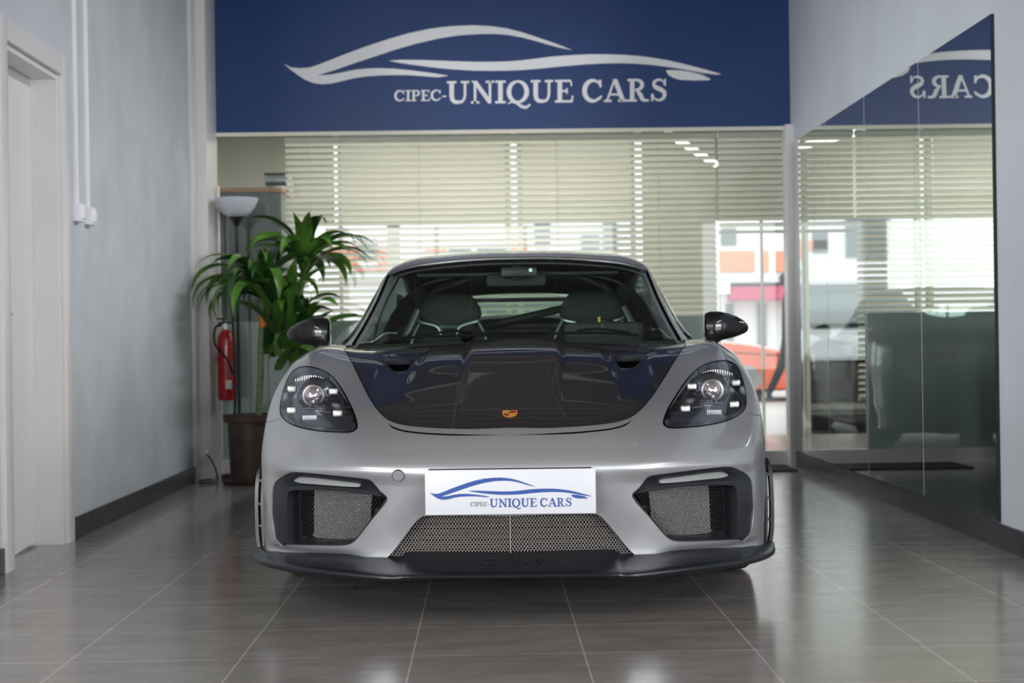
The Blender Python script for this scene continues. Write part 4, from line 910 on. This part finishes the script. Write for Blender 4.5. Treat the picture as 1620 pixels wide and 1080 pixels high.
# bonnet badge: small gold shield with red and black bars
bu = (0.0, px_uv(809, 655)[1]); bp = S_(*bu); bn = N_(*bu); bn.x = 0; bn.normalize(); bt = Vector((1, 0, 0)); bw = bn.cross(bt)*1; bw = -bw if bw.z < 0 else bw
shield = [(-.50, .48), (-.25, .52), (0, .46), (.25, .52), (.50, .48), (.50, .05), (.44, -.22), (.27, -.42), (0, -.55), (-.27, -.42), (-.44, -.22), (-.50, .05)]
def bf(x, y, h): return bp + bt*(x*.050) + bw*(y*.062) + bn*h
def bpoly(name, pts, m, h, par): bm = bmesh.new(); extrude_poly(bm, [bf(x, y, h) for x, y in pts], bn*.0012); return obj(name, bm, m, par, smooth=False)
bd = bpoly('shield_badge', shield, M['gold'], .0006, hood); bd['label'] = 'gold shield badge with red and black bars'
bpoly('badge_bar', [(.04, .40), (.42, .40), (.42, .30), (.04, .30)], M['badge_red'], .0019, bd); bpoly('badge_bar', [(.04, .27), (.42, .27), (.42, .19), (.04, .19)], M['badge_black'], .0019, bd); bpoly('badge_bar', [(.12, .16), (.42, .16), (.42, .07), (.16, .07)], M['badge_red'], .0019, bd)
bpoly('badge_bar', [(-.42, -.02), (-.14, -.02), (-.14, -.11), (-.40, -.11)], M['badge_red'], .0019, bd); bpoly('badge_bar', [(-.39, -.14), (-.12, -.14), (-.06, -.22), (-.35, -.22)], M['badge_black'], .0019, bd); bpoly('badge_bar', [(-.32, -.25), (-.04, -.25), (-.04, -.42), (-.20, -.36)], M['badge_red'], .0019, bd)
bpoly('badge_centre', [(-.15, .14), (.15, .14), (.15, -.06), (0, -.18), (-.15, -.06)], M['gold'], .0019, bd); bpoly('badge_figure', [(-.08, .02), (-.02, .10), (.07, .12), (.05, .03), (.09, -.05), (.0, -.04), (-.05, -.11)], M['badge_black'], .0031, bd)
# ------------------------------------------------------------------ headlights
def bowlf(p, c, k): return Vector((c.x+(p.x-c.x)*(1-.16*k), p.y*(1-.35*k)+(c.y*.35*k)+.085*k, c.z+(p.z-c.z)*(1-.16*k)-.01*k))
Lp = [S_(*q) for q in HL]; hc = sum(Lp, Vector())/len(Lp)
for s in (1, -1):
    hl = empty('headlight'); hl.parent = car
    patch('lens', shrink(HL, .02), M['lens'], hl, .1, .1, both=False, side=s, off=.001)
    patch('seal', HL, M['gap'], hl, .1, .1, holes=[shrink(HL, .045)], both=False, side=s, off=.0015)
    b = patch('bowl', HL, M['bucket'], hl, .12, .12, both=False, side=s)
    for v in b.data.vertices:
        p = bowlf(Vector((abs(v.co.x), v.co.y, v.co.z)), hc, 1); v.co = Vector((p.x*s, p.y, p.z))
    bm = bmesh.new(); R = []
    for k in (0, .33, .66, 1): R.append([bm.verts.new((bowlf(p, hc, k).x*s, bowlf(p, hc, k).y, bowlf(p, hc, k).z)) for p in Lp])
    for a, c in zip(R[:-1], R[1:]):
        for k in range(len(Lp)): bm.faces.new((a[k], a[(k+1) % len(Lp)], c[(k+1) % len(Lp)], c[k]))
    obj('bowl_wall', bm, M['bucket'], hl)
    def inl(X, Y, d=.05): q = S_(*px_uv(*rl(X, Y))); return Vector((q.x*s, q.y+d, q.z))
    pj = inl(768, 445, .055)
    lathe('projector', [(0, -.040)]+[(.034*math.sin(a), -.040+.034*(1-math.cos(a))) for a in [PI/2*k/8 for k in range(1, 9)]]+[(.034, .02), (0, .02)], M['bulb'], hl, 32, 'y', pj)
    lathe('projector_ring', [(.0345, -.012), (.040, -.010), (.041, .0), (.041, .03), (.0345, .03)], M['ringm'], hl, 32, 'y', pj)
    lathe('projector_shroud', [(.041, .0), (.058, .012), (.066, .035), (.05, .04)], M['bucket'], hl, 32, 'y', pj)
    for X, Y in ((512, 400), (1050, 355), (432, 672), (1035, 620)):
        p = inl(X, Y, .035 if X > 900 else .03)
        rn_ = bmesh.new(); add_box(rn_, p.x-.0165, p.x+.0165, p.y, p.y+.02, p.z-.0115, p.z+.0115, .006); h_ = obj('running_light_frame', rn_, M['rib'], hl)
        rn_ = bmesh.new(); add_box(rn_, p.x-.0115, p.x+.0115, p.y-.002, p.y+.004, p.z-.0070, p.z+.0070, .004); obj('running_light', rn_, M['drl'], hl)
    bm = bmesh.new()
    for k in range(13):
        t = k/12; p = inl(655+350*t, 262, .04); h_ = .005+.017*math.sin(PI*min(1, .12+t*.8))
        add_box(bm, p.x-.0022, p.x+.0022, p.y-.002, p.y+.008, p.z, p.z+h_, .0008)
    obj('turn_signal_ribs', bm, M['rib'], hl)
    bm = bmesh.new()
    for k in range(9):
        p = inl(705+165*k/8, 745, .04); add_box(bm, p.x-.0017, p.x+.0017, p.y-.002, p.y+.008, p.z, p.z+.016, .0006)
    obj('side_lamp_ribs', bm, M['rib'], hl)
    for a, c in (((620, 295), (900, 290)), ((620, 625), (890, 600)), ((525, 660), (740, 650))):
        tube('trim_bar', [inl(*a, .04), inl((a[0]+c[0])/2, (a[1]+c[1])/2-8, .036), inl(*c, .04)], .0022, M['rib'], hl, 8)
# ------------------------------------------------------------------ wheel arch blades beside the bumper corners
for s in (1, -1):
    bm = bmesh.new()
    out = sp([(.900, .60, .142), (.909, .60, .20), (.911, .60, .30), (.909, .605, .38), (.903, .615, .43), (.893, .63, .452)], 5); inn = sp([(.888, .60, .142), (.890, .60, .20), (.892, .60, .30), (.891, .61, .38), (.889, .625, .43), (.888, .635, .44)], 5)
    for L_, w_, d_ in ((out, .006, .04), (inn, .004, .03)):
        prev = None
        for p in L_:
            r4 = [bm.verts.new((s*(p.x+a), p.y+b-.01, p.z)) for a, b in ((-w_, -d_/2), (w_, -d_/2), (w_, d_/2), (-w_, d_/2))]
            if prev:
                for k in range(4): bm.faces.new((prev[k], prev[(k+1) % 4], r4[(k+1) % 4], r4[k]))
            else: bm.faces.new(r4)
            prev = r4
        bm.faces.new(prev)
    for z in (.150, .235, .312, .395): add_box(bm, min(s*.889, s*.911), max(s*.889, s*.911), .575, .605, z-.004, z+.004)
    obj('arch_blade', bm, M['splitter'], car)
# ------------------------------------------------------------------ flanks, cabin, tail
FAY, RAY, RW = .985, 3.465, .338
PR_ = [(.735, .0), (.760, -.003), (.800, -.016), (.835, -.035), (.868, -.062), (.885, -.095), (.893, -.16), (.896, -.27), (.893, -.40), (.888, -.52), (.885, -.62), (.86, -.70)]
def prof_x(dz):                                   # half width at depth dz below the belt
    for (x0, z0), (x1, z1) in zip(PR_[:-1], PR_[1:]):
        if dz >= z1: return x0+(x1-x0)*(z0-dz)/max(1e-9, z0-z1)
    return PR_[-1][0]
def belt(y): return .873 + .008*smooth01((y-1.4)/1.2) + .050*smooth01((y-2.5)/.8) - .03*smooth01((y-3.8)/.5)
def side_pt(y, t):
    zt = belt(y); zl = .15; d = y-RAY
    if abs(d) < .375: zl = max(zl, .338+math.sqrt(max(0, .375**2-d*d)))
    if t < .45: dz = -.095*(t/.45)**1.15
    else: dz = -.095 - (zt-.095-zl)*(t-.45)/.55
    x = prof_x(dz); wa = -.018*math.exp(-((y-2.2)/.5)**2) + .012*smooth01((y-2.7)/.6); 
    tail = smooth01((y-3.75)/.65); x = x + wa*min(1, -dz/.12) - .10*tail*tail
    return Vector((x, y, zt+dz))
def side_part(name, y0, y1, m, s, extra=()):
    ys = sorted(set([y0+(y1-y0)*k/40 for k in range(41)]+[y for y in extra if y0 < y < y1])); bm = bmesh.new(); rows = []
    for y in ys: rows.append([bm.verts.new((s*p.x, p.y, p.z)) for p in [side_pt(y, k/36) for k in range(37)]])
    for a, b in zip(rows[:-1], rows[1:]):
        for k in range(36):
            try: bm.faces.new((a[k], a[k+1], b[k+1], b[k]))
            except ValueError: pass
    return obj(name, bm, m, car)
arch_ys = [RAY+.375*math.sin(a*PI/40) for a in range(-20, 21)]
for s in (1, -1):
    side_part('wing_rear_panel', 1.375, 1.55, M['paint'], s)
    dr_ = side_part('door', 1.553, 2.72, M['paint'], s)
    bm = bmesh.new(); p = side_pt(2.52, .62); add_box(bm, s*p.x-.012, s*p.x+.012, 2.42, 2.60, p.z+.02, p.z+.045, .008); obj('door_handle', bm, M['paint'], dr_)
    side_part('rear_wing', 2.723, 4.22, M['paint'], s, arch_ys)
    box('side_sill', min(s*.80, s*.885), max(s*.80, s*.885), 1.40, 3.06, .11, .165, M['satin'], car, .01)
    bm = bmesh.new(); add_box(bm, s*.90-.004, s*.90+.004, 2.83, 2.98, .50, .72, .003); obj('side_intake', bm, M['black_pl'], car)
# greenhouse net
G = [[(0,1.26,0.878),(0,1.48,0.992),(0,1.7,1.124),(0,1.93,1.246),(0,2.12,1.29),(0,2.45,1.309),(0,2.8,1.294),(0,3.15,1.231),(0,3.5,1.135),(0,3.85,1.02),(0,4.15,0.935)],
     [(0.2,1.27,0.878),(0.195,1.485,0.991),(0.19,1.705,1.123),(0.18,1.935,1.244),(0.175,2.12,1.288),(0.175,2.45,1.307),(0.175,2.8,1.291),(0.17,3.15,1.228),(0.16,3.5,1.132),(0.15,3.85,1.018),(0.15,4.15,0.934)],
     [(0.42,1.31,0.877),(0.4,1.52,0.985),(0.375,1.73,1.111),(0.36,1.955,1.232),(0.355,2.13,1.276),(0.35,2.45,1.295),(0.35,2.8,1.276),(0.34,3.15,1.212),(0.32,3.5,1.118),(0.3,3.85,1.005),(0.3,4.15,0.93)],
     [(0.58,1.385,0.874),(0.55,1.58,0.972),(0.515,1.78,1.091),(0.49,1.99,1.216),(0.48,2.15,1.265),(0.475,2.45,1.284),(0.47,2.8,1.262),(0.46,3.15,1.186),(0.43,3.5,1.092),(0.4,3.85,0.985),(0.38,4.15,0.925)],
     [(0.685,1.48,0.87),(0.655,1.655,0.955),(0.622,1.84,1.061),(0.59,2.03,1.185),(0.575,2.17,1.233),(0.57,2.45,1.254),(0.57,2.8,1.228),(0.555,3.15,1.144),(0.525,3.5,1.055),(0.49,3.85,0.965),(0.46,4.15,0.918)],
     [(0.722,1.53,0.866),(0.69,1.69,0.935),(0.655,1.87,1.036),(0.622,2.055,1.156),(0.607,2.19,1.2),(0.602,2.45,1.218),(0.603,2.8,1.191),(0.595,3.15,1.106),(0.565,3.5,1.02),(0.53,3.85,0.945),(0.5,4.15,0.912)]]
def gpatch(name, u0, u1, v0, v1, m, parent, off=0.0, nu=16, nv=24, both=True, side=1, thick=0.0, ufn=None):
    bm = bmesh.new(); rows = []
    us = [u0+(u1-u0)*k/nu for k in range(nu+1)]
    def pt(u, v):
        uu = u; p = evaln(G, abs(uu), v); 
        if uu < 0: p.x = -p.x
        h = .01; a = evaln(G, abs(uu)+h, v)-evaln(G, abs(uu)-h, v); b = evaln(G, abs(uu), min(v+h, 10))-evaln(G, abs(uu), max(v-h, 0)); n = a.cross(b).normalized()
        if uu < 0: n.x = -n.x
        return p+n*off, n
    lo = -u1 if both else u0; nn = nu*2 if both else nu
    us = [-u1+(2*u1)*k/nn for k in range(nn+1)] if both else us
    V = []; 
    for j in range(nv+1):
        v = v0+(v1-v0)*j/nv; V.append([pt(u, v) for u in us])
    A = [[bm.verts.new((p.x*side, p.y, p.z)) for p, n in r] for r in V]
    for a, b in zip(A[:-1], A[1:]):
        for k in range(len(a)-1): bm.faces.new((a[k], a[k+1], b[k+1], b[k]))
    if thick:
        B = [[bm.verts.new(((p.x-n.x*thick)*side, p.y-n.y*thick, p.z-n.z*thick)) for p, n in r] for r in V]
        for a, b in zip(B[:-1], B[1:]):
            for k in range(len(a)-1): bm.faces.new((a[k], b[k], b[k+1], a[k+1]))
        for j in range(nv):
            bm.faces.new((A[j][0], A[j+1][0], B[j+1][0], B[j][0])); bm.faces.new((A[j][-1], B[j][-1], B[j+1][-1], A[j+1][-1]))
        for k in range(len(us)-1):
            bm.faces.new((A[0][k], B[0][k], B[0][k+1], A[0][k+1])); bm.faces.new((A[-1][k], A[-1][k+1], B[-1][k+1], B[-1][k]))
    return obj(name, bm, m, parent, angle=40)
ws = gpatch('windscreen', 0, 4.02, 0.02, 3.02, M['wind'], car, 0.001)
rf = gpatch('roof', 0, 5, 3.06, 6.55, M['paint'], car, 0, 24, 30, thick=.03)
gpatch('headliner', 0, 4.7, 3.1, 6.5, M['cabin'], rf, -.034, 16, 16)
gpatch('windscreen_top_trim', 0, 4.1, 3.0, 3.08, M['steel'], car, .004, 20, 2, thick=.006)
gpatch('sun_band', 0, 4.0, 2.82, 3.02, M['gap'], ws, -.003, 20, 2)
gpatch('rear_window', 0, 3.0, 7.55, 8.9, M['wind'], car, 0)
rh = gpatch('rear_hatch', 0, 3.62, 6.55, 7.57, M['paint'], car, 0, 14, 10, thick=.04)
gpatch('hatch_liner', 0, 3.6, 6.5, 7.57, M['cabin'], rh, -.043, 10, 8)
rdk = gpatch('tail_deck', 0, 5, 8.88, 10, M['paint'], car, 0, 20, 10, thick=.02)
for s in (1, -1):
    gpatch('windscreen_pillar', 4.04, 5, 0.0, 3.08, M['paint'], car, 0.002, 8, 24, both=False, side=s, thick=.03)
    gpatch('pillar_seal', 3.86, 4.06, 0.02, 3.05, M['gap'], car, 0.002, 3, 24, both=False, side=s, thick=.006)
    gpatch('rear_pillar', 2.98, 5, 7.55, 8.9, M['paint'], car, 0.0, 8, 16, both=False, side=s, thick=.03); gpatch('rear_pillar', 3.58, 5, 6.5, 7.57, M['paint'], car, 0.0, 8, 16, both=False, side=s, thick=.03)
    # side glass from roof rail to belt, quarter panel behind it
    def band(name, v0, v1, m, n=26, thick=0.0, ins=0.0):
        bm = bmesh.new(); rows = []
        for j in range(n+1):
            v = v0+(v1-v0)*j/n; T_ = evaln(G, 5, v); B_ = Vector((.738-ins, T_.y, belt(T_.y)+.002)); B_.y = T_.y; r = []
            for k in range(9):
                t = k/8; p = T_.lerp(B_, t); p.x += .018*math.sin(PI*t); p.z = T_.z+(B_.z-T_.z)*t; r.append(bm.verts.new((s*p.x, p.y, p.z)))
            rows.append(r)
        for a, b in zip(rows[:-1], rows[1:]):
            for k in range(8): bm.faces.new((a[k], a[k+1], b[k+1], b[k]))
        return obj(name, bm, m, car)
    band('side_window', 0.15, 5.55, M['side_glass']); band('door_pillar', 5.55, 5.75, M['black_pl']); band('quarter_window', 5.75, 6.7, M['side_glass']); band('quarter_panel', 6.7, 10, M['paint'])
# tail
bm = bmesh.new(); rows = []
for (z, yb, hw) in ((.93, 4.14, .74), (.91, 4.24, .78), (.86, 4.32, .80), (.78, 4.36, .81), (.62, 4.39, .82), (.45, 4.42, .82), (.30, 4.40, .81), (.20, 4.34, .80)):
    rows.append([bm.verts.new((hw*math.sin(a), yb-(yb-4.20)*abs(math.sin(a))**5*.85, z)) for a in [(-1+2*k/36)*PI/2 for k in range(37)]])
for a, b in zip(rows[:-1], rows[1:]):
    for k in range(36): bm.faces.new((a[k], a[k+1], b[k+1], b[k]))
tb = obj('rear_bumper', bm, M['paint'], car)
for s in (1, -1): box('tail_light', min(s*.40, s*.72), max(s*.40, s*.72), 4.30, 4.375, .72, .76, M['red'], tb, .01)
box('rear_diffuser', -.55, .55, 4.05, 4.40, .13, .24, M['satin'], car, .02)
wg = box('rear_wing_blade', -.76, .76, 4.12, 4.38, 1.115, 1.140, M['carbon'], car, .010)
for s in (1, -1):
    box('wing_end_plate', min(s*.756, s*.764), max(s*.756, s*.764), 4.08, 4.42, 1.07, 1.17, M['black_pl'], wg, .002)
    tube('wing_strut', sp([(s*.36, 4.02, .93), (s*.36, 4.02, 1.08), (s*.36, 4.10, 1.18), (s*.36, 4.20, 1.145)], 6), .010, M['satin'], wg, 8)
box('underbody', -.78, .78, .35, 4.25, .13, .20, M['gap'], car)
box('front_bulkhead', -.62, .62, 1.30, 1.36, .18, .84, M['gap'], car)
# ------------------------------------------------------------------ wheels
def wheel(x, y, wd, s):
    w_ = empty('wheel', (x, y, RW)); w_.parent = car; R = RW
    lathe('tyre', [(R-.085, -wd/2+.02), (R-.06, -wd/2), (R-.02, -wd/2+.006), (R-.004, -wd/2+.03), (R, -wd/4), (R, wd/4), (R-.004, wd/2-.03), (R-.02, wd/2-.006), (R-.06, wd/2), (R-.085, wd/2-.02)], M['tyre'], w_, 48, 'x')
    bm = bmesh.new(); add_lathe(bm, [(R-.084, -wd/2+.02), (R-.095, -wd/2+.03), (R-.10, 0), (R-.095, wd/2-.03), (R-.084, wd/2-.02)], 40, 'x')
    obj('rim', bm, M['rim'], w_)
    bm = bmesh.new()
    for k in range(10):
        a = 2*PI*k/10
        add_tube(bm, [(s*(wd/2-.05), .04*math.cos(a), .04*math.sin(a)), (s*(wd/2-.02), (R-.09)*math.cos(a+.10), (R-.09)*math.sin(a+.10))], [.016, .010], 6)
    add_lathe(bm, [(0, s*(wd/2-.03)), (.045, s*(wd/2-.035)), (.05, s*(wd/2-.06)), (0, s*(wd/2-.06))], 20, 'x'); obj('spokes', bm, M['rim'], w_)
    lathe('brake_disc', [(.06, -.012), (.175, -.012), (.175, .012), (.06, .012)], M['steel'], w_, 36, 'x')
for s in (1, -1):
    wheel(s*.765, FAY, .245, s); wheel(s*.770, RAY, .29, s)
    # arch liner
    for yc in (FAY, RAY):
        bm = bmesh.new(); A = []
        for x in (s*.55, s*.88): A.append([bm.verts.new((x, yc-.368*math.cos(a), .338+.368*math.sin(a))) for a in [PI*k/24*1.1-.15 for k in range(25)]])
        for k in range(24): bm.faces.new((A[0][k], A[0][k+1], A[1][k+1], A[1][k]))
        obj('arch_liner', bm, M['gap'], car)
# ------------------------------------------------------------------ door mirrors
for s in (1, -1):
    secs = [(.803, .925, .044, .050), (.808, .925, .056, .062), (.83, .926, .062, .070), (.87, .928, .060, .068), (.91, .928, .052, .060), (.945, .926, .041, .050), (.972, .923, .029, .038), (.990, .920, .016, .022), (.9955, .919, .005, .008)]
    rings = []
    for x, zc, hz, hy in secs:
        r = []
        for k in range(28):
            a = 2*PI*k/28; c_, s_ = math.cos(a), math.sin(a); ee = .78
            zz = hz*math.copysign(abs(s_)**ee, s_)*(1.06 if s_ > 0 else 1.05); yy = hy*math.copysign(abs(c_)**ee, c_)
            if yy > 0: yy = min(yy, .030)
            r.append((s*x, 1.66+yy+(x-.8)*.15, zc+zz+ (x-.80)*.0))
        rings.append(r)
    mo = loft('door_mirror', rings, M['shell'], car, angle=50)
    mo['label'] = 'black door mirror'
    rings = []
    for t in range(7):
        q = t/6; x = .868-.075*q**1.2; z = .885-.042*q; w_ = .040-.010*q+.03*q*q; rings.append([(s*(x+w_*.9*math.cos(a)), 1.67+.03*q*0+.026*math.sin(a), z) for a in [2*PI*k/16 for k in range(16)]])
    loft('mirror_arm', rings, M['black_pl'], mo)
    bm = bmesh.new(); add_box(bm, s*.885-.072, s*.885+.072, 1.693, 1.699, .885, .962, .003); obj('mirror_pane', bm, M['chrome'], mo)
# ------------------------------------------------------------------ wipers
def on_glass(x, v, off=.012):
    lo_, hi_ = 0, 4
    for _ in range(24):
        md = (lo_+hi_)/2
        if evaln(G, md, v).x < abs(x): lo_ = md
        else: hi_ = md
    p = evaln(G, lo_, v); h = .01; a = evaln(G, lo_+h, v)-evaln(G, lo_-h, v); b = evaln(G, lo_, v+h)-evaln(G, lo_, max(0, v-h)); n = a.cross(b).normalized(); p = p+n*off; p.x = math.copysign(p.x, x); return p
for pts in ([(-.50, .07), (-.38, .10), (-.22, .12), (-.05, .10)], [(.12, .14), (.25, .16), (.38, .14), (.50, .08)]):
    wp = tube('wiper', sp([on_glass(x, v) for x, v in pts], 5), .0055, M['rubber'], car, 6)
    tube('wiper_arm', sp([on_glass(pts[-1][0]-.04, .10, .02), on_glass(pts[-1][0]-.16, .18, .026), on_glass(pts[1][0], pts[1][1]+.02, .02)], 5), .005, M['rubber'], wp, 6)
# ------------------------------------------------------------------ cabin
db = bmesh.new(); P_ = [(1.30, .80), (1.40, .862), (1.60, .880), (1.85, .885), (1.98, .86), (2.02, .78), (2.02, .55), (1.3, .5)]
A = [[db.verts.new((x, y, z*(1 if abs(x) < .5 else .985))) for y, z in P_] for x in (-.66, -.5, .5, .66)]
for a, b in zip(A[:-1], A[1:]):
    for k in range(len(P_)): db.faces.new((a[k], a[(k+1) % len(P_)], b[(k+1) % len(P_)], b[k]))
db.faces.new(A[0]); db.faces.new(A[-1][::-1]); obj('dashboard', db, M['cabin'], car)
bm = bmesh.new(); add_box(bm, .20, .56, 1.80, 2.0, .86, .955, .035); obj('instrument_cowl', bm, M['cabin'], car)
# steering wheel on the right of the picture
sw_ = empty('steering_wheel', (.375, 2.14, .80), 0); sw_.parent = car; sw_.rotation_euler = (math.radians(-22), 0, 0)
bm = bmesh.new(); add_tube(bm, [(.175*math.cos(2*PI*k/40), 0, .175*math.sin(2*PI*k/40)) for k in range(40)]+[(.175, 0, 0)], .015, 10, False); obj('wheel_rim', bm, M['cabin'], sw_)
bm = bmesh.new()
for a in (0, PI, 1.5*PI): add_tube(bm, [(0, 0, 0), (.17*math.cos(a), 0, .17*math.sin(a))], .014, 8)
add_lathe(bm, [(0, -.03), (.055, -.025), (.06, .02), (0, .02)], 20, 'y'); obj('wheel_hub', bm, M['cabin'], sw_)
box('centre_mark', -.006, .006, -.017, .017, .158, .192, M['yellow'], sw_)
# seats
def seat(cx, s):
    e = empty('seat', (cx, 0, 0)); e.parent = car
    secs = [ # z, half width, front depth, y centre
        (.22, .23, .16, 2.18), (.36, .25, .20, 2.24), (.50, .25, .11, 2.44), (.66, .27, .09, 2.50), (.80, .275, .085, 2.54), (.90, .235, .075, 2.565), (.955, .160, .06, 2.58), (.985, .120, .055, 2.585)]
    rings = []
    for z, hw, dp, yc in secs: rings.append([(hw*math.copysign(abs(math.cos(a))**.7, math.cos(a)), yc+dp*math.copysign(abs(math.sin(a))**.7, math.sin(a)), z) for a in [2*PI*k/24 for k in range(24)]])
    loft('backrest', rings, M['seatfab'], e, angle=60)
    secs = [(.945, .070, .035), (.958, .115, .046), (.985, .148, .055), (1.015, .157, .058), (1.045, .150, .056), (1.075, .132, .05), (1.100, .112, .042), (1.113, .085, .025), (1.117, .05, .012)]
    rings = [[(hw*math.copysign(abs(math.cos(a))**.6, math.cos(a)), 2.57+dp*math.copysign(abs(math.sin(a))**.7, math.sin(a)), z) for a in [2*PI*k/28 for k in range(28)]] for z, hw, dp in secs]
    loft('headrest', rings, M['seatfab'], e, angle=60)
    fm = mat('pale seat shell edge', (.35, .42, .38), .3, .6) if 'fm' not in M else M['fm']; M['fm'] = fm
    bm = bmesh.new()
    for q in (1, -1):
        add_tube(bm, sp([(q*.150, 2.49, .985), (q*.135, 2.47, .975), (q*.055, 2.455, .950), (q*.035, 2.455, .90)], 5), .008, 8)
        add_tube(bm, sp([(q*.138, 2.49, .980), (q*.165, 2.48, .93), (q*.185, 2.47, .87)], 5), .007, 8)
    add_tube(bm, [(-.06, 2.455, .950), (.06, 2.455, .950)], .007, 8)
    obj('shell_edge', bm, fm, e)
    lathe('harness_slot', [(0, -.004), (.03, -.004), (.03, .004), (0, .004)], M['gap'], e, 16, 'y', (.09, 2.462, .90))
seat(-.345, -1); seat(.350, 1)
# roll hoop, lit legs and shaded top put into its colours, and diagonal brace
for s in (1, -1):
    rp = tube('roll_bar_leg', sp([(s*.60, 2.78, .60), (s*.59, 2.78, .86), (s*.555, 2.79, .96), (s*.515, 2.80, 1.04)], 5), .024, M['cage_lit'], car, 12)
    tube('roll_bar', sp([(s*.515, 2.80, 1.04), (s*.47, 2.82, 1.11), (s*.38, 2.84, 1.175), (s*.2, 2.85, 1.20), (0, 2.85, 1.205)], 5), .020, M['cabin'], rp, 12)
tube('diagonal_brace', [(-.30, 2.86, .93), (.38, 2.86, 1.075)], .020, M['cabin'], car, 12)
tube('harness_bar', [(-.56, 2.84, .93), (.56, 2.84, .93)], .016, M['cabin'], car, 10)
box('rear_shelf', -.66, .66, 2.9, 3.6, .80, .90, M['cabin'], car, .02); box('cabin_floor', -.66, .66, 1.4, 2.95, .20, .24, M['cabin'], car)
box('rear_bulkhead', -.64, .64, 2.92, 2.96, .24, .965, M['cabin'], car)
# interior mirror and camera housing
im = box('interior_mirror', -.150+.01, .150-.02, 1.965, 2.0, 1.123, 1.180, M['cabin'], car, .016); box('mirror_stem', -.022, .022, 1.93, 1.97, 1.15, 1.215, M['black_pl'], im, .008)
bm = bmesh.new(); add_box(bm, -.07, .09, 1.86, 1.93, 1.160, 1.205, .012); obj('camera_housing', bm, M['black_pl'], im)
lathe('camera_eye', [(0, -.004), (.008, -.004), (.008, .004), (0, .004)], M['steel'], im, 16, 'y', (.062, 1.858, 1.190))
for s in (1, -1): box('sun_visor', min(s*.08, s*.46), max(s*.08, s*.46), 2.02, 2.17, 1.175, 1.19, M['cabin'], car, .006)
if MISS: print('MISS', len(MISS), MISS[:40])
